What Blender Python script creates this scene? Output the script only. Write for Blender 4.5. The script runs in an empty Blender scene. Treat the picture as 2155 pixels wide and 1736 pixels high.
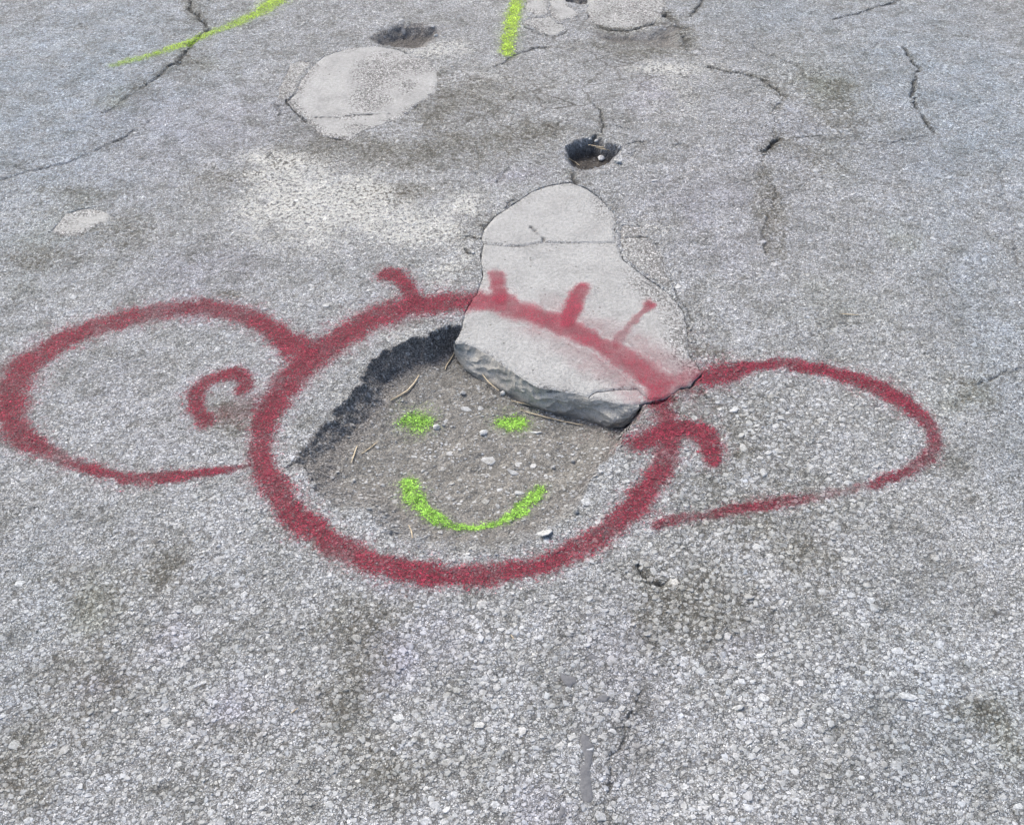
import bpy, math, random
import numpy as np
from mathutils.geometry import delaunay_2d_cdt
from mathutils import Vector

# ------------------------------------------------------------------ camera, world, sun, exposure
SC = bpy.context.scene
COL = SC.collection
CAM_H, PITCH, HFOV = 1.32, math.radians(43.0), math.radians(50.0)
cam_d = bpy.data.cameras.new('camera')
cam = bpy.data.objects.new('camera', cam_d)
COL.objects.link(cam)
cam.location = (0, 0, CAM_H)
cam.rotation_euler = (math.pi / 2 - PITCH, 0, 0)
cam_d.sensor_fit = 'HORIZONTAL'
cam_d.angle = HFOV
cam_d.clip_start, cam_d.clip_end = 0.05, 500
SC.camera = cam

SUN_EL, SUN_AZ = math.radians(50), math.radians(-38)      # azimuth from +Y (ahead), negative = left
world = bpy.data.worlds.new('World')
SC.world = world
world.use_nodes = True
wn = world.node_tree.nodes
sky = wn.new('ShaderNodeTexSky')
sky.sky_type = 'NISHITA'
sky.sun_disc = False
sky.sun_elevation = SUN_EL
sky.sun_rotation = SUN_AZ
sky.air_density = 1.0
sky.dust_density = 6.0
sky.ozone_density = 0.6
wn['Background'].inputs['Strength'].default_value = 0.145
world.node_tree.links.new(sky.outputs[0], wn['Background'].inputs['Color'])
sun_d = bpy.data.lights.new('sun', 'SUN')
sun_d.energy = 1.15
sun_d.angle = math.radians(14)
sun_d.color = (1.0, 0.95, 0.88)
sun = bpy.data.objects.new('sun', sun_d)
COL.objects.link(sun)
sun.location = (0, 0, 5)
sun.rotation_euler = Vector((-math.sin(SUN_AZ) * math.cos(SUN_EL), -math.cos(SUN_AZ) * math.cos(SUN_EL), -math.sin(SUN_EL))).to_track_quat('-Z', 'Y').to_euler()
SC.view_settings.view_transform = 'Standard'
SC.view_settings.look = 'None'
SC.view_settings.gamma = 1
SC.view_settings.use_curve_mapping = False
SC.view_settings.exposure = 1.04

# ------------------------------------------------------------------ survey: where a mark seen at (u, v) lies on the ground
F = 1077.5 / math.tan(HFOV / 2)
CP, SP = math.cos(PITCH), math.sin(PITCH)


def at(u, v, z=0.0):
    u = np.asarray(u, float); v = np.asarray(v, float)
    a = (u - 1077.5) / F
    b = (868.0 - v) / F
    dy = CP + b * SP
    dz = -SP + b * CP
    t = (z - CAM_H) / dz
    return np.stack([a * t, dy * t], -1)


def atl(pts, z=0.0):
    p = np.array([q[:2] for q in pts], float)
    return at(p[:, 0], p[:, 1], z)


# ------------------------------------------------------------------ numpy noise
def _h(ix, iy, s):
    n = (ix.astype(np.int64) * 374761393 + iy.astype(np.int64) * 668265263 + s * 1442695041) & 0xFFFFFFFF
    n = ((n ^ (n >> 13)) * 1274126177) & 0xFFFFFFFF
    return ((n ^ (n >> 16)) & 0xFFFFFF) / float(0xFFFFFF)


def vnoise(x, y, s):
    ix, iy = np.floor(x), np.floor(y)
    fx, fy = x - ix, y - iy
    fx = fx * fx * (3 - 2 * fx); fy = fy * fy * (3 - 2 * fy)
    a, b = _h(ix, iy, s), _h(ix + 1, iy, s)
    c, d = _h(ix, iy + 1, s), _h(ix + 1, iy + 1, s)
    return (a + (b - a) * fx) * (1 - fy) + (c + (d - c) * fx) * fy


def fbm(x, y, size, octs=4, s=1, gain=0.5):
    r, amp, tot, f = 0, 1, 0, 1 / size
    for k in range(octs):
        r = r + amp * vnoise(x * f + 17.3 * k, y * f - 9.1 * k, s + k * 7)
        tot += amp; amp *= gain; f *= 2.03
    return r / tot                                        # 0..1


def sstep(a, b, x):
    t = np.clip((x - a) / (b - a), 0, 1)
    return t * t * (3 - 2 * t)


def seg_dist(X, Y, P, W=None, closed=False):
    """distance to the polyline P, and the width value interpolated along it"""
    n = len(P)
    best = np.full(X.shape, 1e9)
    wv = np.zeros(X.shape)
    rng = range(n if closed else n - 1)
    for i in rng:
        a, b = P[i], P[(i + 1) % n]
        d = b - a
        L = max(float(d @ d), 1e-12)
        t = np.clip(((X - a[0]) * d[0] + (Y - a[1]) * d[1]) / L, 0, 1)
        dist = np.hypot(X - a[0] - t * d[0], Y - a[1] - t * d[1])
        if W is None:
            best = np.minimum(best, dist)
        else:
            w = W[i] + (W[(i + 1) % n] - W[i]) * t[..., None]
            m = dist / w[..., 0] < best
            best = np.where(m, dist / w[..., 0], best)
            wv = np.where(m, w[..., 1], wv)
    return best if W is None else (best, wv)


def inside(X, Y, P):
    r = np.zeros(X.shape, bool)
    n = len(P)
    for i in range(n):
        a, b = P[i], P[(i + 1) % n]
        if a[1] == b[1]:
            continue
        c = (a[1] > Y) != (b[1] > Y)
        r ^= c & (X < (b[0] - a[0]) * (Y - a[1]) / (b[1] - a[1]) + a[0])
    return r


def sdf(X, Y, P, pad=0.12):
    """positive inside; only near the polygon, -1 elsewhere"""
    out = np.full(X.shape, -1.0)
    m = (X > P[:, 0].min() - pad) & (X < P[:, 0].max() + pad) & (Y > P[:, 1].min() - pad) & (Y < P[:, 1].max() + pad)
    x, y = X[m], Y[m]
    d = seg_dist(x, y, P, closed=True)
    out[m] = np.where(inside(x, y, P), d, -d)
    return out


def rough_line(P, step=0.006, amp=0.003, seed=1, closed=False):
    """dense, irregular version of a polyline"""
    P = np.asarray(P)
    Q = np.vstack([P, P[:1]]) if closed else P
    out = []
    for i in range(len(Q) - 1):
        n = max(1, int(np.linalg.norm(Q[i + 1] - Q[i]) / step))
        for k in range(n):
            out.append(Q[i] + (Q[i + 1] - Q[i]) * k / n)
    if not closed:
        out.append(Q[-1])
    O = np.array(out)
    nx = (fbm(O[:, 0], O[:, 1], 0.03, 3, seed) - .5) * 2 * amp
    ny = (fbm(O[:, 0], O[:, 1], 0.03, 3, seed + 50) - .5) * 2 * amp
    nx += (fbm(O[:, 0], O[:, 1], 0.008, 2, seed + 90) - .5) * amp
    ny += (fbm(O[:, 0], O[:, 1], 0.008, 2, seed + 130) - .5) * amp
    return O + np.stack([nx, ny], -1)


# ------------------------------------------------------------------ outlines of the place
HOLE1 = [(625, 968), (655, 925), (690, 885), (716, 852), (740, 822), (765, 782), (788, 752), (808, 737), (835, 725), (862, 713), (898, 704),
         (930, 690), (957, 682), (990, 700), (1050, 725), (1120, 760), (1180, 785), (1260, 795), (1330, 815), (1352, 850), (1345, 880),
         (1330, 900), (1310, 920), (1298, 952), (1265, 987), (1240, 1022), (1222, 1050), (1205, 1085), (1160, 1110), (1120, 1140),
         (1040, 1165), (950, 1170), (880, 1160), (800, 1112), (758, 1080), (700, 1055), (668, 1040), (650, 1003)]
HOLE2 = [(1185, 307), (1203, 297), (1222, 290), (1240, 287), (1258, 281), (1268, 292), (1282, 300), (1312, 308), (1303, 322), (1302, 338),
         (1280, 347), (1252, 358), (1222, 366), (1206, 372), (1198, 352), (1186, 335)]
HOLE3 = [(775, 78), (790, 62), (815, 52), (850, 46), (890, 47), (920, 53), (945, 64), (930, 74), (912, 86), (895, 99), (860, 104), (820, 98), (790, 92)]
HOLE4 = [(1240, 62), (1285, 70), (1335, 68), (1375, 58), (1400, 42), (1425, 58), (1440, 85), (1430, 100), (1395, 106), (1350, 92), (1300, 92), (1255, 84)]
HOLE5 = [(1170, -14), (1250, -18), (1330, -14), (1322, 3), (1280, 9), (1230, 10), (1190, 5)]
P1 = [(610, 220), (603, 211), (623, 197), (637, 163), (662, 133), (680, 117), (707, 107), (735, 100), (802, 97), (842, 103), (865, 117),
      (905, 123), (918, 143), (923, 167), (918, 193), (885, 217), (852, 247), (818, 260), (768, 277), (738, 297), (717, 293), (677, 287), (650, 257)]
P1B = [(582, 207), (590, 180), (610, 133), (633, 127), (660, 130), (635, 160), (620, 195), (600, 210)]
P2 = [(107, 487), (133, 453), (160, 440), (187, 437), (213, 443), (237, 453), (230, 467), (200, 480), (167, 497), (127, 500)]
FRONT = [(957, 722), (975, 722), (998, 729), (1020, 742), (1038, 752), (1055, 766), (1072, 777), (1092, 792), (1112, 805), (1138, 817), (1160, 817),
         (1185, 822), (1210, 828), (1237, 835)]
FRONT_B = [(1237, 835), (1265, 839), (1295, 846), (1318, 851), (1345, 848)]
BACK_EDGE = [(1478, 783), (1449, 742), (1447, 700), (1442, 662), (1420, 630), (1385, 600), (1345, 573), (1312, 547), (1302, 523), (1295, 511)]
BACK_EDGE2 = [(1295, 511), (1292, 490), (1298, 473), (1292, 450), (1265, 420), (1235, 397), (1222, 391), (1198, 384), (1155, 390), (1118, 403), (1078, 430),
              (1038, 457), (1018, 483), (1012, 500), (1018, 513)]
HCRACK = [(1018, 513), (1050, 516), (1095, 518), (1140, 510), (1200, 511), (1295, 511)]
LEFT_E = [(1018, 513), (1012, 533), (1013, 560), (1016, 582), (1002, 622), (985, 645), (978, 659), (972, 690), (957, 722)]
CHIP = [(1237, 835), (1243, 828), (1256, 822), (1285, 819), (1315, 817), (1343, 817), (1352, 825), (1362, 833), (1370, 842)]
EDGE_R = [(1370, 842), (1398, 835), (1418, 824), (1432, 812), (1455, 811), (1462, 800), (1478, 783)]
P3_UP = HCRACK + BACK_EDGE2[1:-1]
P3_MAIN = FRONT[:-1] + CHIP[:-1] + EDGE_R[:-1] + BACK_EDGE[:-1] + HCRACK[::-1][:-1] + LEFT_E[:-1]
P3_CHIP = FRONT_B[:-1] + [(1345, 848), (1370, 842)] + CHIP[::-1][1:-1]
P3_R = [(1306, 470), (1345, 476), (1378, 512), (1400, 556), (1415, 608), (1385, 597), (1350, 569), (1318, 545), (1308, 522), (1301, 505)]
P4 = [[(1108, -10), (1160, -12), (1152, 20), (1158, 29), (1145, 36), (1128, 34), (1106, 22)],
      [(1160, -12), (1185, -10), (1198, 13), (1223, 33), (1200, 40), (1176, 48), (1160, 32), (1154, 20)],
      [(1128, 38), (1146, 38), (1158, 33), (1174, 50), (1186, 52), (1190, 66), (1162, 78), (1142, 72), (1120, 58), (1098, 52), (1108, 42)]]
P5 = [(1240, -10), (1330, -14), (1400, -12), (1402, 18), (1388, 33), (1372, 46), (1335, 57), (1285, 58), (1262, 52), (1238, 45), (1232, 25)]
w = lambda L: atl(L)
P3_HULL = w(FRONT + FRONT_B[1:] + [(1370, 842)] + EDGE_R[1:] + BACK_EDGE[1:] + BACK_EDGE2[1:] + LEFT_E[1:-1])
PATCHES = [w(P1), w(P1B), w(P2), w(P3_R), w(P5)] + [w(q) for q in P4]
H1, H2, H3, H4, H5 = [rough_line(w(q), .004, a, 3 + i, True) for i, (q, a) in enumerate(
    [(HOLE1, .011), (HOLE2, .005), (HOLE3, .010), (HOLE4, .010), (HOLE5, .010)])]


def ctrl(X, Y, pts):
    num = 0; den = 0
    for (u, v, val) in pts:
        p = at(u, v)
        q = 1 / ((X - p[0]) ** 2 + (Y - p[1]) ** 2 + 2e-4) ** 1.5
        num = num + q * val; den = den + q
    return num / den


DEPTH1 = [(990, 740, .052), (1080, 820, .055), (1180, 850, .052), (1300, 860, .048), (1150, 760, .05), (800, 820, .036), (870, 780, .044), (900, 880, .046), (1000, 930, .040),
          (1180, 930, .034), (1000, 1040, .026), (900, 1110, .016), (1050, 1130, .014), (720, 980, .026), (700, 1035, .014),
          (1140, 1070, .016), (1230, 1010, .016), (1290, 940, .020), (780, 1080, .016), (660, 970, .018)]
WALL1 = [(620, 960, .035), (690, 880, .042), (760, 800, .042), (830, 730, .034), (940, 690, .022), (1100, 740, .02), (1350, 850, .03),
         (1300, 940, .014), (1240, 1020, .012), (1200, 1085, .03), (1100, 1150, .05), (950, 1170, .06), (800, 1110, .05), (670, 1040, .04)]

CRACKS = [  # (points, half width in metres, strength)
    ([(397, -5), (400, 20), (433, 50), (437, 63), (413, 83), (393, 107), (377, 133), (357, 137)], .0050, 1.0),
    ([(357, 137), (333, 160), (310, 177), (267, 207), (247, 227), (213, 240)], .0045, .55),
    ([(310, 257), (267, 287), (200, 320), (133, 347), (67, 360), (0, 380), (-60, 395)], .0035, .55),
    ([(1903, 100), (1920, 127), (1937, 147), (1923, 167), (1921, 187), (1917, 200), (1930, 227), (1950, 247), (1967, 277)], .0034, 1.0),
    ([(1483, -6), (1467, 20), (1453, 32)], .0040, .9), ([(1567, 83), (1593, 103), (1627, 117), (1670, 133), (1703, 163)], .0028, .5),
    ([(1487, 140), (1537, 150), (1570, 155), (1613, 173), (1650, 200)], .0042, .95),
    ([(1650, 200), (1633, 227), (1627, 267), (1637, 293), (1607, 323), (1600, 350), (1637, 400), (1625, 440), (1610, 467), (1610, 533)], .0030, .5),
    ([(1637, 293), (1622, 305), (1607, 323)], .0045, 1.0),
    ([(1637, 297), (1687, 290), (1770, 283), (1870, 300), (1943, 287), (1967, 277)], .0025, .45),
    ([(1900, -5), (1870, 7), (1820, 23), (1757, 40)], .0035, .75),
    ([(1312, 303), (1352, 300), (1395, 308), (1435, 303)], .0030, .65), ([(1262, 285), (1272, 270), (1270, 250), (1252, 220)], .0030, .8),
    ([(1202, 367), (1208, 383)], .006, 1.0), ([(1012, 500), (990, 496), (972, 497)], .0025, .8), ([(1008, 535), (990, 532), (978, 523)], .0022, .7),
    ([(1342, 1457), (1328, 1497), (1315, 1524), (1305, 1574), (1285, 1597), (1282, 1657), (1278, 1745)], .0022, .55),
    ([(1342, 1190), (1362, 1220), (1392, 1229)], .0028, .9), ([(2160, 765), (2070, 805), (2030, 839), (2003, 862)], .0038, .5),
    ([(1038, 143), (1065, 127), (1095, 110), (1138, 100), (1165, 97), (1215, 106)], .0032, .55),
    ([(1005, 297), (1008, 340), (1003, 362)], .0028, .5), ([(1072, 347), (1058, 367), (1045, 383)], .0028, .55),
    ([(1233, 42), (1262, 55), (1285, 63), (1335, 62), (1372, 50), (1390, 34), (1402, 28)], .0045, .9), ([(1402, 28), (1420, 50), (1438, 62), (1442, 95)], .010, .8),
    ([(1140, 150), (1180, 180), (1190, 230), (1170, 270)], .002, .25), ([(2120, 333), (2107, 400), (2137, 467), (2143, 567)], .0035, .35),
    ([(1466, 800), (1475, 820), (1500, 840), (1530, 862), (1570, 880)], .0014, .5), ([(1380, 845), (1420, 870), (1450, 900)], .0014, .4),
    ([(1478, 783), (1455, 812), (1432, 815), (1398, 838), (1352, 850)], .0040, 1.0),
    ([(1440, 100), (1460, 115), (1490, 118)], .003, .5), ([(580, 212), (592, 232), (584, 262)], .0026, .5), ([(1085, 420), (1040, 455), (1015, 480)], .0030, .6),
    ([(625, 968), (600, 985)], .003, .5), ([(1190, 385), (1150, 392), (1118, 405)], .002, .5),
    ([(860, 150), (880, 165), (925, 152)], .002, .3), ([(868, 600), (862, 560), (870, 530), (905, 520)], .0018, .4),
    ([(603, 211), (625, 238), (650, 257), (677, 287), (717, 293)], .0030, .95), ([(637, 163), (623, 197), (606, 212)], .0022, .6), ([(923, 167), (918, 193), (885, 217), (852, 247)], .0018, .4),
    ([(1108, 58), (1142, 74), (1165, 80), (1192, 66)], .0024, .6), ([(107, 487), (133, 498), (167, 498), (200, 480)], .0022, .5), ([(1340, 470), (1378, 512), (1402, 560), (1420, 612), (1450, 660), (1452, 720)], .0018, .5),
]
_r = random.Random(5)
for (p_, hw_, s_) in list(CRACKS):
    if s_ > .5 and len(p_) > 3:
        for _ in range(2):
            q_ = p_[_r.randrange(1, len(p_) - 1)]; an = _r.uniform(0, 6.28); L_ = _r.uniform(20, 60)
            CRACKS.append(([q_, (q_[0] + L_ * .5 * math.cos(an), q_[1] + L_ * .3 * math.sin(an)), (q_[0] + L_ * math.cos(an + .4), q_[1] + L_ * .5 * math.sin(an + .4))], hw_ * .5, .45))
CRK = [(rough_line(w(p), .006, .009, 20 + i), hw, s) for i, (p, hw, s) in enumerate(CRACKS)]

# stains, wear and painted vignetting on the road: (u, v, ru, rv, strength)
STAIN = {
    'dirt': [(740, 1330, 90, 110, .85), (690, 1470, 80, 90, .8), (770, 1600, 110, 90, .7), (480, 1600, 130, 80, .5), (210, 1260, 110, 70, .7), (340, 1190, 60, 60, .7), (370, 1310, 50, 60, .5),
             (190, 1440, 130, 90, .6), (70, 1600, 110, 100, .7), (480, 612, 45, 20, 1.), (105, 530, 70, 25, 1.), (250, 490, 120, 40, .5), (170, 405, 110, 25, .5),
             (960, 215, 170, 80, .75), (1060, 300, 130, 50, .7), (1130, 285, 70, 25, .9), (800, 310, 260, 40, .85), (820, 400, 110, 24, .9), (500, 370, 90, 40, .5),
             (1740, 210, 90, 80, .8), (1700, 340, 70, 60, .7), (1630, 440, 26, 130, .8), (1560, 900, 150, 120, .55), (1560, 1080, 200, 90, .6), (1480, 1260, 160, 120, .75),
             (1690, 1180, 120, 90, .6), (2090, 1530, 60, 70, .9), (500, 855, 75, 42, 1.0), (530, 870, 50, 40, 1.0), (2030, 820, 60, 40, .5), (420, 20, 60, 40, .6), (400, 140, 50, 30, .5),
             (1330, 90, 120, 40, .8), (1500, 730, 60, 40, .7), (700, 1100, 60, 40, .6), (1300, 150, 140, 60, .3), (290, 190, 60, 40, .4), (830, 665, 50, 15, .5),
             (1000, 460, 60, 60, .3), (1440, 880, 60, 60, .5), (640, 900, 50, 60, .3), (1230, 1330, 60, 60, .25), (1060, 1290, 60, 40, .3), (1960, 960, 60, 70, .4)],
    'pale': [(1420, 150, 110, 40, .5), (690, 430, 230, 95, .95), (880, 480, 160, 70, .85), (590, 360, 110, 50, .6), (980, 440, 80, 60, .7), (960, 560, 70, 60, .5), (1420, 200, 120, 80, .4),
             (1060, 160, 120, 60, .35), (760, 180, 160, 60, .3), (1340, 30, 90, 40, .6), (1360, 500, 60, 70, .5), (1150, 590, 300, 60, .2), (740, 900, 40, 80, .5),
             (840, 690, 90, 30, .5), (930, 110, 80, 40, .5)],
    'lilac': [(430, 580, 120, 60, .6), (1500, 430, 160, 120, .5), (820, 1390, 80, 50, .9), (545, 1490, 70, 60, .9), (950, 1340, 90, 60, .5), (240, 1440, 60, 40, .6),
              (1360, 200, 50, 40, .7), (1110, 370, 60, 20, .7), (1580, 1380, 60, 30, .6), (860, 1260, 70, 40, .6), (1130, 1700, 70, 50, .8), (340, 1330, 60, 40, .5),
              (330, 850, 250, 120, .2), (1700, 300, 200, 120, .3), (1290, 1440, 90, 160, .4), (420, 260, 220, 100, .4)],
    'blue_vignette': [(120, 180, 330, 260, .9), (2000, 200, 260, 260, .8), (2120, 700, 160, 500, .5), (1650, 30, 200, 60, .6), (60, 1300, 80, 200, .3), (2000, 1500, 240, 260, .4)],  # bluish sides, with corner vignetting painted into the road colour
    'green': [(220, 1270, 70, 50, .6), (1730, 180, 90, 60, .6), (1760, 330, 60, 60, .4), (1900, 490, 40, 30, .5), (2100, 1520, 60, 70, .5), (480, 870, 30, 30, .2),
              (130, 470, 90, 50, .4), (250, 210, 40, 20, .6), (2010, 830, 70, 30, .5), (1780, 640, 90, 40, .35), (420, 140, 40, 20, .4), (60, 590, 60, 30, .3)],
    'net': [(1120, 210, 260, 110, .9), (1320, 160, 160, 80, .8), (900, 300, 220, 70, .6), (650, 250, 80, 60, .5), (1650, 300, 240, 160, .55), (1460, 870, 90, 60, .6), (930, 560, 70, 60, .6),
            (1370, 470, 70, 60, .5), (330, 180, 160, 60, .5), (1250, 20, 250, 60, .7), (860, 640, 120, 40, .3), (1500, 1250, 200, 120, .35), (2100, 450, 60, 200, .4)],
    'coarse': [(1600, 1000, 330, 260, .8), (1500, 1300, 260, 220, .8), (1700, 1500, 500, 300, .6), (1050, 1500, 500, 300, .6), (400, 1450, 420, 280, .5), (560, 1100, 300, 150, .35),
               (1740, 250, 150, 140, .5), (1350, 1180, 200, 90, .6)],
}


def stain_fields(X, Y):
    out = {}
    for i, (k, L) in enumerate(STAIN.items()):
        f = np.zeros(X.shape)
        wx = (fbm(X, Y, .12, 3, 300 + i) - .5) * .12
        wy = (fbm(X, Y, .12, 3, 330 + i) - .5) * .12
        for (u, v, ru, rv, s) in L:
            c = at(u, v); r1 = abs(at(u + ru, v)[0] - c[0]); r2 = abs(at(u, v - rv)[1] - at(u, v + rv)[1]) / 2
            f = np.maximum(f, s * np.exp(-(((X + wx - c[0]) / r1) ** 2 + ((Y + wy - c[1]) / r2) ** 2)))
        out[k] = np.clip(f * (.35 + 1.3 * fbm(X, Y, .05, 4, 360 + i)), 0, 1)
    return out


def field(X, Y):
    """height of the road surface and everything that decides its look, at any point"""
    shp = X.shape
    Z = (fbm(X, Y, .5, 3, 5) - .5) * .010 + (fbm(X, Y, .06, 3, 6) - .5) * .0022
    fine = (fbm(X, Y, .009, 3, 8) - .5) * .0022
    A = stain_fields(X, Y)
    zero = np.zeros(shp)
    A['crev'] = zero.copy(); A['soil'] = zero.copy(); A['tar'] = zero.copy(); A['wet'] = zero.copy()
    reg = np.zeros(shp, np.int8)
    # main pothole
    s = sdf(X, Y, H1)
    m = s > -.03
    x, y, sd = X[m], Y[m], s[m]
    dep = ctrl(x, y, DEPTH1); wl = ctrl(x, y, WALL1)
    t = sd / wl + (fbm(x, y, .02, 4, 11, .6) - .5) * .55
    prof = sstep(-.02, 1.0, t) * .75 + .25 * sstep(.0, .25, t)
    Z[m] -= dep * prof * (sd > -.004)
    fl = sstep(.5, 1.2, t)
    Z[m] += fl * (fbm(x, y, .05, 4, 12) - .5) * .011 + fl * (fbm(x, y, .008, 2, 14) - .5) * .0035
    steep = sstep(.030, .012, wl) * .0
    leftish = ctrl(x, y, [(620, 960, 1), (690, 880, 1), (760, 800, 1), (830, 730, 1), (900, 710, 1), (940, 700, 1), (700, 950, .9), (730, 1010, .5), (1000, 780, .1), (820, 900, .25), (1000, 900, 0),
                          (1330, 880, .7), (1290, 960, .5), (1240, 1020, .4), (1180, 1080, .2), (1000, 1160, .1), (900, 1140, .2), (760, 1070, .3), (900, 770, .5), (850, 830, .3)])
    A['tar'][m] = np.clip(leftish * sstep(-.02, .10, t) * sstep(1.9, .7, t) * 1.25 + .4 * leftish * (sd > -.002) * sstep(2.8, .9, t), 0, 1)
    A['soil'][m] = sstep(.35, .95, t + (fbm(x, y, .03, 3, 13) - .5) * .5) * (sd > 0)
    reg[m] = np.where(sd > 0, 1, 0)
    flr = np.zeros(shp); flr[m] = np.where(sd > 0, t, 0)
    reg[(flr > .8) & (reg == 1)] = 6
    # the others: (outline, depth, wall, soil, tar, wet, id)
    for (H, dp, wl, so, ta, we, rid, seed) in [(H2, .038, .022, .95, .5, 1.0, 2, 31), (H3, .028, .05, .8, .8, .55, 3, 41), (H4, .011, .045, .7, .5, .15, 4, 51), (H5, .024, .03, .5, .7, .2, 5, 61)]:
        s = sdf(X, Y, H)
        m = s > -.03
        x, y, sd = X[m], Y[m], s[m]
        if H is H2:
            near = sstep(at(1240, 345)[1] - .02, at(1240, 310)[1], y)
            wl = .060 - .040 * near
        t = sd / wl + (fbm(x, y, .02, 3, seed) - .5) * .4
        Z[m] -= dp * sstep(0, 1, t) * (.8 + .4 * fbm(x, y, .04, 3, seed + 1))
        nz = fbm(x, y, .03, 3, seed + 2)
        A['tar'][m] = np.maximum(A['tar'][m], ta * sstep(-.05, .35, t + (nz - .5) * .6))
        A['soil'][m] = np.maximum(A['soil'][m], so * sstep(.5, 1., t + (nz - .5) * .8))
        A['wet'][m] = np.maximum(A['wet'][m], we * sstep(.2, 1.0, t))
        reg[m] = np.where((sd > 0), rid, reg[m])
    # cracks
    for (P, hw, st) in CRK:
        pad = .03
        m = (X > P[:, 0].min() - pad) & (X < P[:, 0].max() + pad) & (Y > P[:, 1].min() - pad) & (Y < P[:, 1].max() + pad)
        x, y = X[m], Y[m]
        d = seg_dist(x, y, P)
        brk = sstep(.42, .70, fbm(x, y, .022, 3, 71) + st * .24)
        hv = hw * (.2 + 1.5 * fbm(x, y, .015, 2, 77))
        g = np.exp(-(d / hv) ** 2) * brk * st * .86
        Z[m] -= .007 * g
        A['crev'][m] = np.maximum(A['crev'][m], g)
        A['dirt'][m] = np.clip(A['dirt'][m] + .5 * st * np.exp(-(d / (hw * 4)) ** 2), 0, 1)
    # bed of the concrete patches
    bed = np.zeros(shp)
    shallow = np.zeros(shp)
    for P in PATCHES:
        shallow = np.maximum(shallow, sstep(.002, .006, sdf(X, Y, P)))
    s3 = sdf(X, Y, P3_HULL)
    bed = np.maximum(bed, sstep(.0002, .0025, s3))
    Z = Z - .006 * shallow * (1 - np.clip(reg, 0, 1))
    inh = np.maximum(np.where(reg > 0, 1, 0), 0)
    Z = Z - .018 * bed * (1 - inh)
    A['crev'] = np.maximum(A['crev'], bed)
    # a rim of loose grit shadowless: coarse relief
    Z = Z + fine * (1.1 + A['coarse'] + 1.6 * A['tar']) * (1 - .6 * bed)
    return Z, A, reg, np.maximum(bed, shallow)


NAMES = ['net', 'dirt', 'pale', 'lilac', 'blue_vignette', 'green', 'coarse', 'crev', 'soil', 'tar', 'wet']


# ------------------------------------------------------------------ materials
def NT(name):
    m = bpy.data.materials.new(name)
    m.use_nodes = True
    nt = m.node_tree
    b = nt.nodes['Principled BSDF']
    b.inputs['Roughness'].default_value = .92
    b.inputs['Specular IOR Level'].default_value = .25
    return m, nt, b


class G:
    """small helper that writes shader maths"""
    def __init__(s, nt): s.nt = nt; s.N = nt.nodes; s.L = nt.links

    def put(s, sock, v):
        if isinstance(v, (int, float)): sock.default_value = v
        elif isinstance(v, tuple): sock.default_value = v if len(v) == len(sock.default_value) else (v + (1,))
        else: s.L.new(v, sock)

    def attr(s, n):
        a = s.N.new('ShaderNodeAttribute'); a.attribute_name = n
        return a.outputs['Fac']

    def m(s, op, a, b=0.0, c=0.0, clamp=False):
        n = s.N.new('ShaderNodeMath'); n.operation = op; n.use_clamp = clamp
        s.put(n.inputs[0], a); s.put(n.inputs[1], b); s.put(n.inputs[2], c)
        return n.outputs[0]

    def ss(s, lo, hi, x, a=0.0, b=1.0):
        n = s.N.new('ShaderNodeMapRange'); n.interpolation_type = 'SMOOTHSTEP'
        s.put(n.inputs[0], x); s.put(n.inputs[1], lo); s.put(n.inputs[2], hi); s.put(n.inputs[3], a); s.put(n.inputs[4], b)
        return n.outputs[0]

    def mix(s, f, a, b, mode='MIX'):
        n = s.N.new('ShaderNodeMix'); n.data_type = 'RGBA'; n.blend_type = mode
        s.put(n.inputs[0], f); s.put(n.inputs[6], a); s.put(n.inputs[7], b)
        return n.outputs[2]

    def coord(s):
        t = s.N.new('ShaderNodeNewGeometry'); return t.outputs['Position']

    def noise(s, v, scale, det=3, rough=.55, col=False):
        n = s.N.new('ShaderNodeTexNoise'); s.put(n.inputs['Vector'], v)
        n.inputs['Scale'].default_value = scale; n.inputs['Detail'].default_value = det; n.inputs['Roughness'].default_value = rough
        return n.outputs['Color' if col else 'Fac']

    def vor(s, v, scale, feat='F1', out='Color', rnd=1.0):
        n = s.N.new('ShaderNodeTexVoronoi'); n.feature = feat; s.put(n.inputs['Vector'], v)
        n.inputs['Scale'].default_value = scale; n.inputs['Randomness'].default_value = rnd
        return n.outputs[out]

    def vadd(s, a, b, k):
        n = s.N.new('ShaderNodeVectorMath'); n.operation = 'MULTIPLY_ADD'
        s.L.new(b, n.inputs[0]); n.inputs[1].default_value = (k, k, k); s.L.new(a, n.inputs[2])
        return n.outputs[0]

    def ramp(s, f, stops, interp='LINEAR'):
        n = s.N.new('ShaderNodeValToRGB'); n.color_ramp.interpolation = interp
        e = n.color_ramp.elements
        while len(e) < len(stops): e.new(.5)
        for i, (p, c) in enumerate(stops):
            e[i].position = p; e[i].color = (c if isinstance(c, tuple) else (c, c, c)) + (1,)
        s.put(n.inputs[0], f)
        return n.outputs[0]

    def sep(s, c):
        n = s.N.new('ShaderNodeSeparateColor'); s.L.new(c, n.inputs[0]); return n.outputs

    def bump(s, h, dist, strength=1.0):
        n = s.N.new('ShaderNodeBump'); n.inputs['Strength'].default_value = strength; n.inputs['Distance'].default_value = dist
        s.L.new(h, n.inputs['Height']); return n.outputs[0]


TONES = [(0, (.17, .17, .17)), (.10, (.28, .282, .282)), (.35, (.39, .395, .395)), (.62, (.475, .48, .48)), (.85, (.55, .555, .552)), (.96, (.62, .622, .612)), (1, (.70, .70, .68))]


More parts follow.
